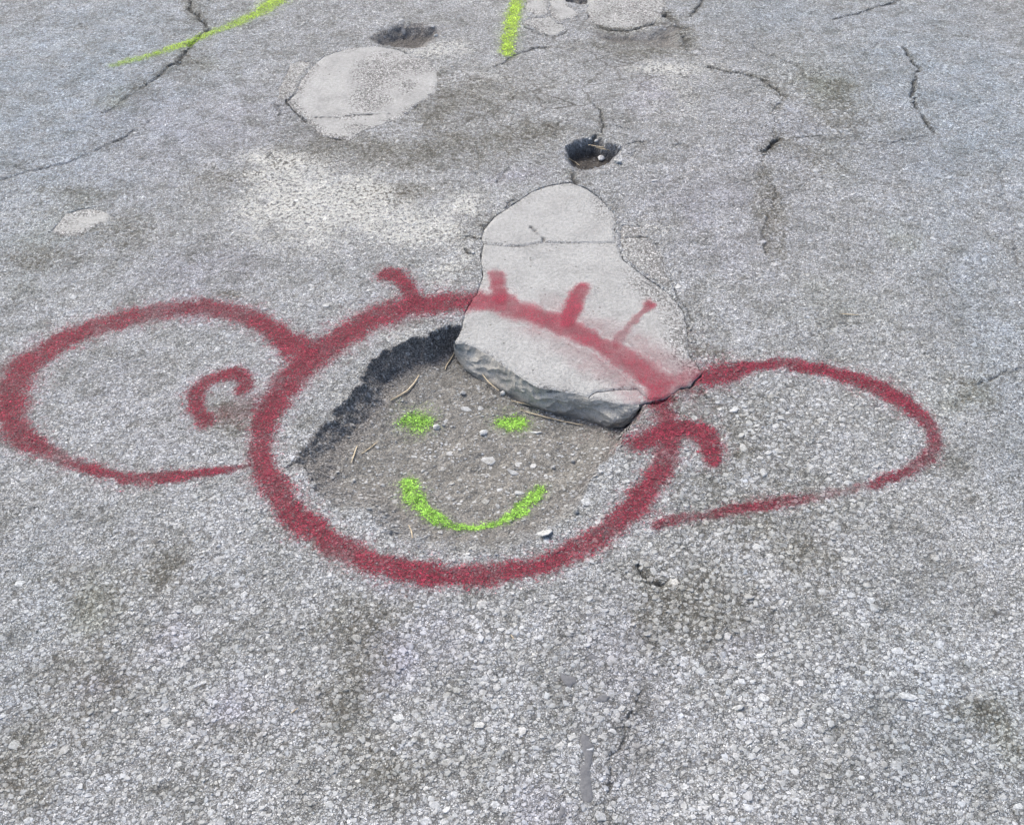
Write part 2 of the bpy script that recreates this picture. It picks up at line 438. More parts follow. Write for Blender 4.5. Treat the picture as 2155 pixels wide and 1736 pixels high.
def finish_colour(g, base, v, is_stone):
    """tints, stains, soil and bitumen laid over the mineral colour"""
    a = g.attr
    base = g.mix(1.0, base, (.985, 1.005, 1.05), 'MULTIPLY')
    big = g.noise(v, 5.0, 4, .6)
    rag = g.m('MULTIPLY', g.m('SUBTRACT', g.noise(v, 85, 4, .7), .5), 1.0)
    base = g.mix(1.0, base, g.ramp(big, [(.3, (.84, .87, .88)), (.7, (1.06, 1.09, 1.10))]), 'MULTIPLY')
    mot = g.m('ADD', g.noise(g.vadd(v, g.noise(v, 9, 2, .5, True), .05), 19.0, 5, .68), g.m('MULTIPLY', rag, .22))
    base = g.mix(1.0, base, g.ramp(mot, [(.32, (.62, .615, .585)), (.46, (.90, .90, .885)), (.56, (1.0, 1.0, 1.0)), (.70, (1.08, 1.09, 1.12))]), 'MULTIPLY')
    speck = g.m('MULTIPLY', g.ss(.545, .67, g.noise(v, 270, 3, .75)), g.ss(.75, .40, mot, .30, .95))
    base = g.mix(g.m('MULTIPLY', speck, 1.0 if not is_stone else .7), base, (.085, .096, .085))
    base = g.mix(g.m('MULTIPLY', a('lilac'), .8), base, g.mix(1, base, (1.03, 1.0, 1.12), 'MULTIPLY'))
    base = g.mix(g.m('MULTIPLY', a('blue_vignette'), .9), base, g.mix(1, base, (.87, .97, 1.07), 'MULTIPLY'))
    # ragged dark pits, 5 to 10 mm, denser where the surface is dirty; bare where a pale skin of cement lies
    fl = g.noise(g.vadd(v, g.noise(v, 60, 2, .5, True), .012), 125, 4, .72)
    fl2 = g.ss(.53, .64, g.m('ADD', fl, g.m('MULTIPLY', a('dirt'), .07)))
    base = g.mix(g.m('MULTIPLY', fl2, g.m('ADD', .48, g.m('MULTIPLY', a('dirt'), .40)) if not is_stone else .30), base, (.115, .113, .105))
    base = g.mix(1, base, g.ramp(fl, [(.32, (1.16, 1.16, 1.16)), (.48, (1.04, 1.04, 1.04)), (.55, (.96, .96, .96))]), 'MULTIPLY')
    fl3 = g.ss(.55, .66, g.noise(g.vadd(v, g.noise(v, 30, 2, .5, True), .02), 58, 4, .75))
    base = g.mix(g.m('MULTIPLY', fl3, .42 if not is_stone else .25), base, (.13, .128, .12))
    ne = g.vor(g.vadd(v, g.noise(v, 14, 4, .7, True), .05), 9.5, 'DISTANCE_TO_EDGE', 'Distance')
    nl = g.m('MULTIPLY', g.ss(.045, .008, ne), g.m('MULTIPLY', a('net'), g.ss(.36, .56, g.noise(v, 11, 3, .6))))
    base = g.mix(g.m('MULTIPLY', nl, .85), base, (.075, .073, .066))
    dirtc = g.mix(1, base, (.76, .745, .69), 'MULTIPLY')
    df = g.ss(.18, .75, g.m('ADD', a('dirt'), g.m('MULTIPLY', rag, g.ss(0, .25, a('dirt'), 0, 1.6))))
    base = g.mix(g.m('MULTIPLY', df, .9 if not is_stone else .6), base, dirtc)
    base = g.mix(g.m('MULTIPLY', a('green'), .5), base, g.mix(1, base, (.86, .90, .68), 'MULTIPLY'))
    sp = g.noise(v, 260, 2, .6)
    pf = g.ss(.22, .62, g.m('ADD', g.m('MULTIPLY', a('pale'), .85), g.m('MULTIPLY', g.m('SUBTRACT', sp, .5), g.ss(0, .2, a('pale'), 0, 1.3))))
    base = g.mix(g.m('MULTIPLY', pf, g.ss(.57, .49, fl, 0, .92)), base, (.545, .565, .55))
    base = g.mix(g.m('MULTIPLY', g.m('MULTIPLY', a('pale'), g.ss(.54, .64, g.noise(v, 200, 3, .7))), .75), base, (.15, .15, .135))
    # soil of the pothole floor
    n1 = g.noise(v, 60, 5, .7); n2 = g.noise(v, 420, 3, .6)
    soil = g.ramp(n1, [(.3, (.125, .124, .115)), (.52, (.20, .199, .187)), (.72, (.31, .309, .29))])
    soil = g.mix(1, soil, g.ramp(n2, [(.32, .48), (.68, 1.5)]), 'MULTIPLY')
    base = g.mix(g.m('MULTIPLY', a('soil'), .92 if not is_stone else .22), base, soil)
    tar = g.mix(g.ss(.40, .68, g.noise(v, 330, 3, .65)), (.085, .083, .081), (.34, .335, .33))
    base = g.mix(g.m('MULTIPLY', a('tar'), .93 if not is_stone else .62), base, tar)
    base = g.mix(g.m('MULTIPLY', a('wet'), .85 if not is_stone else .75), base, g.mix(1, base, (.27, .25, .24), 'MULTIPLY'))
    base = g.mix(g.m('MULTIPLY', a('crev'), .93), base, (.028, .028, .026))  # crack dirt, painted dark also for the shade the coarse grooves lack
    return base


def asphalt_mat():
    m, nt, b = NT('worn_asphalt')
    g = G(nt)
    v0 = g.coord()
    v = g.vadd(g.vadd(v0, g.noise(v0, 160, 2, .5, True), .0045), g.noise(v0, 520, 2, .5, True), .0022)
    # 6 mm chippings and 3 mm grit
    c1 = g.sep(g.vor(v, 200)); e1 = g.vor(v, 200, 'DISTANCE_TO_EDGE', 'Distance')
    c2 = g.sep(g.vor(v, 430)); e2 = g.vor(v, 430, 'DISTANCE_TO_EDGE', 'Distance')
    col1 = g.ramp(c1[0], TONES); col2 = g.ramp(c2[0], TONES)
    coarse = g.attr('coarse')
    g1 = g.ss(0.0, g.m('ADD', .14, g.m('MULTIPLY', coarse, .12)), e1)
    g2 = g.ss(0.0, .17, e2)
    col1 = g.mix(g1, (.13, .13, .13), col1)  # dark binder colour, also painted in place of occlusion between stones
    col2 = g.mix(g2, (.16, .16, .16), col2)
    keep = g.ss(.42, .46, c1[1])
    base = g.mix(keep, col2, col1)
    base = g.mix(1, base, g.ramp(g.noise(v0, 430, 4, .8), [(.32, .52), (.5, 1.0), (.68, 1.42)]), 'MULTIPLY')
    # where the mortar is lost: dark pits between stones
    pit = g.ss(.54, .70, g.noise(v, 95, 3, .65))
    base = g.mix(g.m('MULTIPLY', pit, g.m('ADD', .42, g.m('ADD', g.m('MULTIPLY', coarse, .25), g.m('MULTIPLY', g.attr('dirt'), .3)), clamp=True)), base, (.075, .074, .068))
    base = g.mix(.08, base, (.38, .385, .38))
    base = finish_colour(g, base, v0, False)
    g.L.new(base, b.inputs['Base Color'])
    h = g.m('ADD', g.m('MULTIPLY', g1, keep), g.m('MULTIPLY', g2, .45))
    h = g.m('ADD', h, g.m('MULTIPLY', g.noise(v0, 500, 3, .7), .9))
    h = g.m('SUBTRACT', h, pit)
    g.L.new(g.bump(h, .0018, 1.0), b.inputs['Normal'])
    return m


def stone_mat():
    m, nt, b = NT('aggregate_stone')
    g = G(nt)
    v = g.coord()
    base = g.ramp(g.attr('tone'), TONES)
    hue = g.attr('hue')
    base = g.mix(1, base, g.ramp(hue, [(0, (1.03, .995, .95)), (.5, (1, 1, 1)), (1, (.955, 1.0, 1.06))]), 'MULTIPLY')
    base = g.mix(1, base, g.ramp(g.noise(v, 430, 4, .8), [(.32, .66), (.5, 1.0), (.68, 1.30)]), 'MULTIPLY')
    base = g.mix(g.ss(.42, .62, g.noise(v, 240, 4, .7), .25, .85), base, (.31, .315, .31))
    base = g.mix(1, base, (.90, .90, .90), 'MULTIPLY')
    base = finish_colour(g, base, v, True)
    g.L.new(base, b.inputs['Base Color'])
    g.L.new(g.bump(g.noise(v, 500, 4, .7), .0009, .8), b.inputs['Normal'])
    return m


def concrete_mat(name, c0, worn=True, dark=1.0):
    m, nt, b = NT(name)
    g = G(nt)
    v = g.coord()
    n = g.noise(v, 14, 5, .65)
    base = g.ramp(n, [(.3, tuple(x * .80 for x in c0)), (.5, c0), (.7, tuple(x * 1.10 for x in c0))])
    base = g.mix(1, base, g.ramp(g.noise(v, 620, 3, .7), [(.30, .68), (.5, 1.0), (.70, 1.22)]), 'MULTIPLY')
    base = g.mix(1, base, g.ramp(g.noise(v, 130, 3, .6), [(.3, .84), (.7, 1.10)]), 'MULTIPLY')
    pits = g.ss(.20, .10, g.vor(v, 75, 'F1', 'Distance'))
    on = g.ss(.80, .84, g.sep(g.vor(v, 75))[0])
    base = g.mix(g.m('MULTIPLY', g.m('MULTIPLY', pits, on), .8), base, (.07, .07, .065))
    wv = g.attr('worn')
    sp = g.noise(v, 170, 3, .6)
    wf = g.ss(.53, .60, g.m('ADD', sp, g.m('MULTIPLY', wv, .2)))
    e = g.vor(v, 200, 'DISTANCE_TO_EDGE', 'Distance')
    grit = g.mix(g.ss(0, .2, e), (.07, .07, .065), g.ramp(g.sep(g.vor(v, 200))[0], [(0, (.11, .115, .12)), (.5, (.235, .245, .255)), (1, (.46, .475, .49))]))
    base = g.mix(g.m('MULTIPLY', wf, g.ss(.03, .3, wv)), base, grit)
    cr = g.attr('crev')
    base = g.mix(cr, base, (.05, .05, .048))
    g.L.new(base, b.inputs['Base Color'])
    h = g.m('ADD', g.noise(v, 420, 4, .7), g.m('MULTIPLY', wf, -1.0))
    h = g.m('SUBTRACT', h, g.m('MULTIPLY', cr, 2.0))
    g.L.new(g.bump(h, .0012, .8), b.inputs['Normal'])
    return m


def broken_mat():
    m, nt, b = NT('broken_concrete')
    g = G(nt)
    v = g.coord()
    mp = g.N.new('ShaderNodeMapping'); mp.inputs['Scale'].default_value = (1, 1, 1.6)
    g.L.new(v, mp.inputs[0])
    n = g.noise(mp.outputs[0], 38, 6, .7)
    base = g.ramp(n, [(.28, (.25, .248, .228)), (.5, (.355, .352, .328)), (.72, (.46, .458, .43))])
    base = g.mix(1, base, g.ramp(g.noise(v, 500, 3, .7), [(.3, .7), (.7, 1.25)]), 'MULTIPLY')
    base = g.mix(g.m('MULTIPLY', g.attr('dirt'), .7), base, (.11, .095, .08))
    g.L.new(base, b.inputs['Base Color'])
    g.L.new(g.bump(g.noise(v, 90, 6, .7), .003, .8), b.inputs['Normal'])
    return m


def paint_mat(name, c_dense, c_thin, bite=.42):
    """spray film: soft edged, speckled, thin on the tops of stones; follows the same grit pattern as the asphalt below"""
    m, nt, b = NT(name)
    g = G(nt)
    v0 = g.coord()
    v = g.vadd(g.vadd(v0, g.noise(v0, 160, 2, .5, True), .0045), g.noise(v0, 520, 2, .5, True), .0022)
    d = g.attr('dens'); rough = g.attr('rough')
    n1 = g.noise(v0, 300, 3, .7); n2 = g.noise(v0, 38, 4, .65); n3 = g.noise(v0, 1100, 2, .7)
    c1 = g.sep(g.vor(v, 200)); c2 = g.sep(g.vor(v, 430))
    e1 = g.vor(v, 200, 'DISTANCE_TO_EDGE', 'Distance'); e2 = g.vor(v, 430, 'DISTANCE_TO_EDGE', 'Distance')
    x = g.m('ADD', d, g.m('MULTIPLY', g.m('SUBTRACT', n1, .5), bite * 1.9))
    x = g.m('ADD', x, g.m('MULTIPLY', g.m('SUBTRACT', n2, .5), bite * 1.3))
    x = g.m('ADD', x, g.m('MULTIPLY', g.m('SUBTRACT', n3, .5), bite * 1.6))
    x = g.m('ADD', x, g.m('MULTIPLY', rough, g.m('MULTIPLY', g.m('SUBTRACT', c2[0], .55), bite * 1.5)))
    al = g.ss(.14, .98, x)
    al = g.m('MULTIPLY', al, g.attr('opac'))
    al = g.m('MULTIPLY', al, g.ss(0, .12, d))
    al = g.m('MULTIPLY', al, g.ramp(g.noise(v0, 420, 4, .8), [(.30, .55), (.55, 1.0)]))
    # pale chippings that shed the paint
    shed = g.m('MULTIPLY', g.m('MULTIPLY', g.ss(.86, .93, c2[1]), rough), .45)
    al = g.m('MULTIPLY', al, g.m('SUBTRACT', 1.0, shed))
    col = g.mix(g.ss(.30, .95, x), c_thin, c_dense)
    col = g.mix(1, col, g.ramp(n1, [(.3, .62), (.7, 1.35)]), 'MULTIPLY')
    col = g.mix(1, col, g.ramp(n2, [(.3, .68), (.7, 1.2)]), 'MULTIPLY')
    cell = g.ramp(c2[0], [(0, .62), (.5, 1.0), (.8, 1.25), (.93, 1.8), (1, 2.7)])
    col = g.mix(rough, col, g.mix(1, col, cell, 'MULTIPLY'))
    gap = g.m('MULTIPLY', g.m('MAXIMUM', g.ss(.16, 0, e2), g.m('MULTIPLY', g.ss(.14, 0, e1), g.ss(.42, .46, c1[1]))), rough)
    col = g.mix(g.m('MULTIPLY', gap, .7), col, tuple(c * .30 for c in c_dense))
    g.L.new(col, b.inputs['Base Color'])
    b.inputs['Roughness'].default_value = .7
    b.inputs['Specular IOR Level'].default_value = .25
    tr = g.N.new('ShaderNodeBsdfTransparent')
    mx = g.N.new('ShaderNodeMixShader')
    g.L.new(al, mx.inputs[0]); g.L.new(tr.outputs[0], mx.inputs[1]); g.L.new(b.outputs[0], mx.inputs[2])
    g.L.new(mx.outputs[0], g.N['Material Output'].inputs[0])
    h = g.m('SUBTRACT', g.m('MULTIPLY', n1, .8), gap)
    g.L.new(g.bump(h, .0013, .8), b.inputs['Normal'])
    return m


def plain_mat(name, c1, c2, scale=60, rough=.85, bump=.0006):
    m, nt, b = NT(name)
    g = G(nt)
    v = g.coord()
    n = g.noise(v, scale, 4, .6)
    g.L.new(g.mix(g.ss(.3, .7, n), c1, c2), b.inputs['Base Color'])
    b.inputs['Roughness'].default_value = rough
    g.L.new(g.bump(n, bump, .8), b.inputs['Normal'])
    return m


M_ASPH = asphalt_mat()
M_STONE = stone_mat()
M_CONC = concrete_mat('pale_concrete', (.282, .295, .298))
M_CONC2 = concrete_mat('weathered_concrete', (.29, .305, .305))
M_BROKEN = broken_mat()
M_RED = paint_mat('red_spray_paint', (.205, .022, .046), (.34, .10, .135))
M_GREEN = paint_mat('lime_spray_paint', (.25, .52, .075), (.36, .50, .18), .40)
M_YG = paint_mat('yellow_green_spray_paint', (.38, .60, .06), (.46, .60, .18), .42)
M_STRAW = plain_mat('dry_straw', (.30, .25, .17), (.46, .41, .31), 300)
M_BITUMEN = plain_mat('bitumen', (.082, .088, .10), (.12, .128, .14), 260, .8)


# ------------------------------------------------------------------ mesh helpers
def mesh_obj(name, V, Fc, mat, attrs=None, parent=None, smooth=False, origin=None):
    """Fc: (n,4) or (n,3) integer array"""
    V = np.asarray(V, np.float32); Fc = np.asarray(Fc, np.int32)
    if origin is not None:
        V = V - np.asarray(origin, np.float32)
    me = bpy.data.meshes.new(name)
    k = Fc.shape[1]
    me.vertices.add(len(V)); me.vertices.foreach_set('co', V.ravel())
    me.loops.add(Fc.size); me.loops.foreach_set('vertex_index', Fc.ravel())
    me.polygons.add(len(Fc))
    me.polygons.foreach_set('loop_start', np.arange(0, Fc.size, k, dtype=np.int32))
    me.polygons.foreach_set('use_smooth', np.full(len(Fc), smooth))
    for n, a in (attrs or {}).items():
        at_ = me.attributes.new(n, 'FLOAT', 'POINT')
        at_.data.foreach_set('value', np.ascontiguousarray(a, np.float32))
    me.update(calc_edges=True)
    if mat: me.materials.append(mat)
    o = bpy.data.objects.new(name, me)
    COL.objects.link(o)
    if origin is not None: o.location = origin
    if parent is not None:
        o.parent = parent
        if parent.location.length > 0:
            o.location = Vector(o.location) - parent.location
    return o


def compact(V, Fc, attrs):
    used = np.unique(Fc)
    mp = np.full(len(V), -1, np.int64); mp[used] = np.arange(len(used))
    return V[used], mp[Fc], {k: a[used] for k, a in attrs.items()}


def empty(name, loc=(0, 0, 0)):
    o = bpy.data.objects.new(name, None); COL.objects.link(o); o.location = loc
    o.empty_display_size = .05
    return o


def tag(o, label, cat, group=None):
    o['label'] = label; o['category'] = cat
    if group: o['group'] = group
    return o


FILM = [0]
LAYERS = []          # (V, F, fade) of every surface the paint may lie on: kept for the paint films

# ------------------------------------------------------------------ the road surface
dmin, dmax = .50, 3.55
ys = [dmin]
while ys[-1] < dmax:
    D = ys[-1] * CP + CAM_H * SP
    ys.append(ys[-1] + .00175 * (D / 1.35) ** 1.25)
ys = np.array([-60, -15, -4, -1, -.2, .15, .35, .44] + ys + [3.6, 3.7, 3.9, 4.3, 5, 7, 12, 25, 60, 140])
ss = np.linspace(-.515, .515, 760)
ss = np.concatenate([[-60, -20, -8, -3, -1.5, -.9, -.65, -.55], ss, [.55, .65, .9, 1.5, 3, 8, 20, 60]])
DD = np.maximum(ys * CP + CAM_H * SP, .9)
GX = ss[None, :] * DD[:, None]
GY = np.repeat(ys[:, None], len(ss), 1)
GZ, GA, GR, GB = field(GX, GY)
nr, nc = GX.shape
V = np.stack([GX.ravel(), GY.ravel(), GZ.ravel()], -1)
idx = np.arange(nr * nc).reshape(nr, nc)
Fq = np.stack([idx[:-1, :-1], idx[:-1, 1:], idx[1:, 1:], idx[1:, :-1]], -1).reshape(-1, 4)
attrs = {k: GA[k].ravel() for k in NAMES}
regF = GR.ravel()[Fq].max(1)


def sub(mask):
    return compact(V, Fq[mask], attrs)


v_, f_, a_ = sub((regF == 0) | (regF == 4) | (regF == 5))
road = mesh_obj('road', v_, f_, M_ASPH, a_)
road['kind'] = 'structure'
road['label'] = 'worn light grey asphalt road with cracks and stains'

o1 = tuple(at(1000, 950, -.03)) + (-.03,)
pot1 = empty('pothole', o1)
tag(pot1, 'large pothole with a gritty brown floor, ringed by the red painted circle', 'pothole')
v_, f_, a_ = sub(regF == 6)
fl1 = mesh_obj('pothole_floor', v_, f_, M_ASPH, a_, pot1)
v_, f_, a_ = sub(regF == 1)
wl1 = mesh_obj('pothole_wall', v_, f_, M_ASPH, a_, pot1)
v_, f_, a_ = sub(regF == 2)
pot2 = mesh_obj('pothole', v_, f_, M_ASPH, a_)
tag(pot2, 'small dark deep pothole holding dry stalks, just above the pale wedge patch', 'pothole')
v_, f_, a_ = sub(regF == 3)
pot3 = mesh_obj('pothole', v_, f_, M_ASPH, a_)
tag(pot3, 'shallow oval pothole with dark gravel, touching the top of the round pale patch', 'pothole')
OWNER = {0: road, 4: road, 5: road, 6: fl1, 1: wl1, 2: pot2, 3: pot3}


def near(x, y):
    j = np.clip(np.searchsorted(ys, y), 1, nr - 1)
    j = np.where(np.abs(ys[j - 1] - y) < np.abs(ys[j] - y), j - 1, j)
    s = x / DD[j]
    i = np.clip(np.searchsorted(ss, s), 1, nc - 1)
    i = np.where(np.abs(ss[i - 1] - s) < np.abs(ss[i] - s), i - 1, i)
    return j, i


def zat(x, y):
    j, i = near(np.atleast_1d(np.asarray(x, float)), np.atleast_1d(np.asarray(y, float)))
    return GZ[j, i]


# ------------------------------------------------------------------ aggregate: every chipping is a faceted stone sunk into the surface
rs = np.random.RandomState(7)
HAND = [  # (u, v, ru, rv, tone)
    (980, 1166, 12, 6, .99), (985, 1180, 14, 7, .9), (1015, 1274, 14, 9, .9), (1005, 1319, 7, 6, .97), (1235, 1264, 15, 7, .85), (1362, 1334, 10, 7, .99),
    (1417, 1227, 12, 8, .98), (1042, 1694, 12, 12, .98), (838, 1511, 14, 10, .85), (1008, 1527, 14, 11, .88), (898, 1731, 16, 9, .97), (752, 1344, 13, 10, .88),
    (1178, 1571, 12, 8, .85), (1265, 1717, 13, 11, .88), (925, 1571, 13, 9, .8), (42, 1226, 14, 8, .95), (417, 1279, 12, 10, .93), (392, 1362, 9, 8, .97),
    (513, 1249, 8, 9, .93), (590, 1411, 13, 10, .9), (33, 1564, 15, 12, .93), (97, 1447, 10, 10, .7), (183, 1417, 8, 8, .9), (663, 1366, 9, 6, .94), (497, 1231, 11, 6, .9),
    (327, 1471, 13, 4, .93), (60, 1724, 11, 8, .88), (1833, 1264, 11, 8, .98), (1840, 1279, 12, 10, .35), (1573, 1256, 12, 8, .3), (1657, 1407, 11, 8, .3),
    (1607, 1469, 14, 10, .88), (1550, 1491, 15, 7, .95), (1597, 1381, 13, 6, .95), (1685, 1501, 8, 6, .98), (1743, 1494, 12, 8, .88), (1907, 1574, 11, 9, .9),
    (1908, 1464, 22, 11, .82), (1813, 1637, 8, 6, .97), (1443, 1657, 11, 9, .97), (2143, 1697, 14, 9, .9), (1890, 1371, 14, 8, .82), (1670, 1311, 10, 7, .94),
    (1780, 1291, 12, 7, .93), (1757, 1289, 8, 6, .97), (1787, 1177, 20, 6, .9), (1967, 1172, 10, 8, .5), (1497, 1437, 9, 7, .9), (1447, 1419, 9, 7, .93),
    (1480, 1200, 10, 5, .96), (1483, 1097, 12, 11, .93), (1565, 942, 11, 10, .94), (1607, 992, 11, 10, .8), (1537, 1035, 10, 8, .75), (1663, 977, 8, 5, .9),
    (1600, 1105, 10, 6, .9), (1463, 879, 11, 7, .85), (1633, 895, 10, 6, .85), (1588, 919, 9, 6, .93), (1505, 936, 8, 7, .85), (1345, 1042, 6, 6, .97), (1252, 1137, 8, 8, .96),
    (1545, 858, 14, 10, .6), (1700, 1230, 11, 7, .85), (1530, 1340, 10, 10, .88), (1390, 1560, 10, 4, .95), (1240, 1573, 9, 9, .85), (1810, 1525, 9, 8, .2), (1100, 1540, 10, 10, .6),
    (1130, 1575, 13, 6, .25), (1155, 1632, 14, 7, .88), (1310, 1490, 9, 7, .8), (1620, 1170, 10, 6, .9), (1590, 1150, 10, 7, .85),
]
HAND_H = [(1234, 1056, 12, 10, .99), (1152, 1137, 12, 8, .98), (1028, 969, 15, 11, .8), (948, 1015, 10, 8, .93), (968, 1009, 6, 5, .93), (1122, 979, 7, 6, .97), (1092, 977, 9, 7, .85),
          (1080, 994, 11, 7, .72), (1093, 1039, 10, 6, .8), (1022, 1055, 9, 9, .8), (948, 955, 10, 5, .75), (982, 862, 12, 6, .8), (1008, 857, 11, 6, .75), (1050, 1030, 8, 5, .8),
          (1125, 905, 14, 7, .6), (760, 1050, 7, 5, .9), (712, 985, 9, 5, .97), (742, 894, 6, 4, .93), (700, 1005, 5, 4, .9), (1145, 1128, 18, 10, .8), (870, 905, 8, 5, .7),
          (925, 1120, 9, 5, .7), (905, 945, 7, 4, .8), (870, 960, 8, 4, .8), (1180, 960, 8, 4, .75), (1150, 1000, 7, 4, .85)]
hand = []
for (u, v, ru, rv, t) in HAND:
    c = at(u, v); hand.append((c[0], c[1], abs(at(u + ru, v)[0] - c[0]) , abs(at(u, v - rv)[1] - at(u, v + rv)[1]) / 2, t))
for (u, v, ru, rv, t) in HAND_H:
    z = float(zat(*at(u, v, -.03))[0]); c = at(u, v, z)
    hand.append((c[0], c[1], abs(at(u + ru, v, z)[0] - c[0]), abs(at(u, v - rv, z)[1] - at(u, v + rv, z)[1]) / 2, t))

BIT = [([(1225, 1543), (1236, 1548), (1240, 1562), (1248, 1566), (1246, 1580), (1247, 1605), (1240, 1612), (1243, 1640), (1244, 1660), (1246, 1685), (1238, 1690), (1226, 1686), (1222, 1660), (1224, 1630), (1221, 1612), (1230, 1604), (1227, 1580), (1222, 1565)],
        'long upright dark bitumen streak near the bottom edge'),
       ([(1178, 1417), (1190, 1421), (1206, 1424), (1212, 1434), (1204, 1440), (1200, 1447), (1188, 1440), (1180, 1432)], 'dark bitumen spot above the long streak, left one'),
       ([(1246, 1474), (1258, 1468), (1270, 1462), (1284, 1468), (1274, 1476), (1258, 1479)], 'flat dark bitumen spot right of the others, above the long streak'),
       ([(1238, 1384), (1248, 1378), (1260, 1386), (1252, 1390), (1240, 1390)], 'tiny dark bitumen spot, topmost of the four'),
       ([(1180, 1700), (1190, 1706), (1188, 1716), (1182, 1728), (1176, 1722)], 'faint small bitumen smear left of the streak foot at the bottom')]
BIT_W = [w(L_) for L_, _n in BIT]
NC = 170000
cd = rs.uniform(.62, 3.3, NC)
cy = cd
cx = rs.uniform(-.5, .5, NC) * (cy * CP + CAM_H * SP)
j, i = near(cx, cy)
coarse = GA['coarse'][j, i]; soilv = GA['soil'][j, i]; reg = GR[j, i]; bedv = GB[j, i]; palev = GA['pale'][j, i]
rad = .0017 + .0052 * rs.power(1, NC) ** 4.2 * (0.45 + .75 * coarse)
rad = np.where(rs.rand(NC) < .002 + .004 * coarse, rs.uniform(.0052, .0085, NC), rad)
rad = np.where(np.isin(reg, (1, 2)), np.minimum(rad, .0048), rad)
dist_k = np.clip((cy - 1.6) / 1.6, 0, 1)
ok = (bedv < .02) & (rad > .00185 + .0015 * dist_k) & (rs.rand(NC) > .72 * palev)
ok &= ~((GA['crev'][j, i] > .3))
for P_ in BIT_W: ok &= sdf(cx, cy, P_) < -.002
ok &= ~((soilv > .5) & (rs.rand(NC) > .8))
cx, cy, rad = cx[ok], cy[ok], rad[ok]
order = np.argsort(-rad)
cx, cy, rad = cx[order], cy[order], rad[order]
RES = .0015
occ = np.zeros((int(4.2 / RES), int(2.9 / RES)), bool)
keep = []
stones = []
for (x, y, r1, r2, t) in hand:
    stones.append((x, y, r1, r2, t))
    a, b_ = int((x + 2.1) / RES), int((y - .5) / RES); k1, k2 = int(r1 / RES), int(r2 / RES)
    occ[max(a - k1, 0):a + k1 + 1, max(b_ - k2, 0):b_ + k2 + 1] = True
IX = ((cx + 2.1) / RES).astype(int); IY = ((cy - .5) / RES).astype(int); KR = np.maximum((rad * .72 / RES).astype(int), 1)
MAXS = 42000
for k in range(len(cx)):
    a, b_, r_ = IX[k], IY[k], KR[k]
    if occ[a, b_] or occ[a - r_, b_] or occ[a + r_, b_] or occ[a, b_ - r_] or occ[a, b_ + r_]:
        continue
    occ[a - r_:a + r_ + 1, b_ - r_:b_ + r_ + 1] = True
    keep.append(k)
    if len(keep) >= MAXS: break
keep = np.array(keep)
nh = len(hand)
hx = np.array(hand)
SX = np.concatenate([hx[:, 0], cx[keep]]); SY = np.concatenate([hx[:, 1], cy[keep]])
asp = rs.uniform(.62, 1.0, len(keep))
R1 = np.concatenate([hx[:, 2], rad[keep]]); R2 = np.concatenate([hx[:, 3], rad[keep] * asp])
TONE = np.concatenate([np.clip(hx[:, 4] - .08, 0, .91), np.clip(rs.normal(.41, .13, len(keep)), .02, .80)])
NS = len(SX)
ROT = np.concatenate([rs.uniform(-.25, .25, nh), rs.uniform(0, 2 * math.pi, len(keep))])
HUE = np.clip(rs.normal(.5, .16, NS), 0, 1)
j, i = near(SX, SY)
SZ = GZ[j, i]
SREG = GR[j, i]
# slope of the ground under each stone
e = .006
gx_ = (zat(SX + e, SY) - zat(SX - e, SY)) / (2 * e); gy_ = (zat(SX, SY + e) - zat(SX, SY - e)) / (2 * e)
tiltx = np.clip(gx_, -.8, .8) + rs.normal(0, .10, NS); tilty = np.clip(gy_, -.8, .8) + rs.normal(0, .10, NS)
proud = (.0004 + .034 * (R1 + R2) * rs.uniform(.2, 1.0, NS)) * np.where((SREG == 1) | (SREG == 2), 1.5, 1.0)
NSD = 6
ang = (np.arange(NSD)[None, :] + rs.uniform(-.32, .32, (NS, NSD))) * 2 * math.pi / NSD
rr = rs.uniform(.72, 1.18, (NS, NSD))
lx = np.cos(ang) * rr * R1[:, None]; ly = np.sin(ang) * rr * R2[:, None]
co, si = np.cos(ROT)[:, None], np.sin(ROT)[:, None]
wx, wy = lx * co - ly * si, lx * si + ly * co


def ring(f, dz):
    x, y = wx * f, wy * f
    z = dz + tiltx[:, None] * x + tilty[:, None] * y
    return np.stack([SX[:, None] + x, SY[:, None] + y, SZ[:, None] + z], -1)


r0 = ring(1.10, -.0022 * np.ones((NS, 1)))
r1 = ring(1.0, proud[:, None] * .35 * rs.uniform(.6, 1.2, (NS, NSD)))
r2 = ring(np.where(R1 < .0042, .78, .68)[:, None], proud[:, None] * rs.uniform(.75, 1.2, (NS, NSD)))
ctr = np.stack([SX, SY, SZ + proud * 1.02], -1)[:, None, :]
SV = np.concatenate([r0, r1, r2, ctr], 1)                 # NS x 22 x 3
k = np.arange(NSD); k2 = (k + 1) % NSD
ft = np.concatenate([np.stack([k, k2, k2 + NSD], -1), np.stack([k, k2 + NSD, k + NSD], -1),
                     np.stack([k + NSD, k2 + NSD, k2 + 2 * NSD], -1), np.stack([k + NSD, k2 + 2 * NSD, k + 2 * NSD], -1),
                     np.stack([k + 2 * NSD, k2 + 2 * NSD, np.full(NSD, 3 * NSD)], -1)])
NVS = 3 * NSD + 1
fs = np.concatenate([np.stack([k, k2, k2 + 2 * NSD], -1), np.stack([k, k2 + 2 * NSD, k + 2 * NSD], -1), np.stack([k + 2 * NSD, k2 + 2 * NSD, np.full(NSD, 3 * NSD)], -1)])
SMALL = R1 < .0038


def stone_faces(ids):
    base = (np.arange(len(ids)) * NVS)[:, None, None]
    sm = SMALL[ids]
    return np.concatenate([(ft[None] + base[~sm]).reshape(-1, 3), (fs[None] + base[sm]).reshape(-1, 3)])

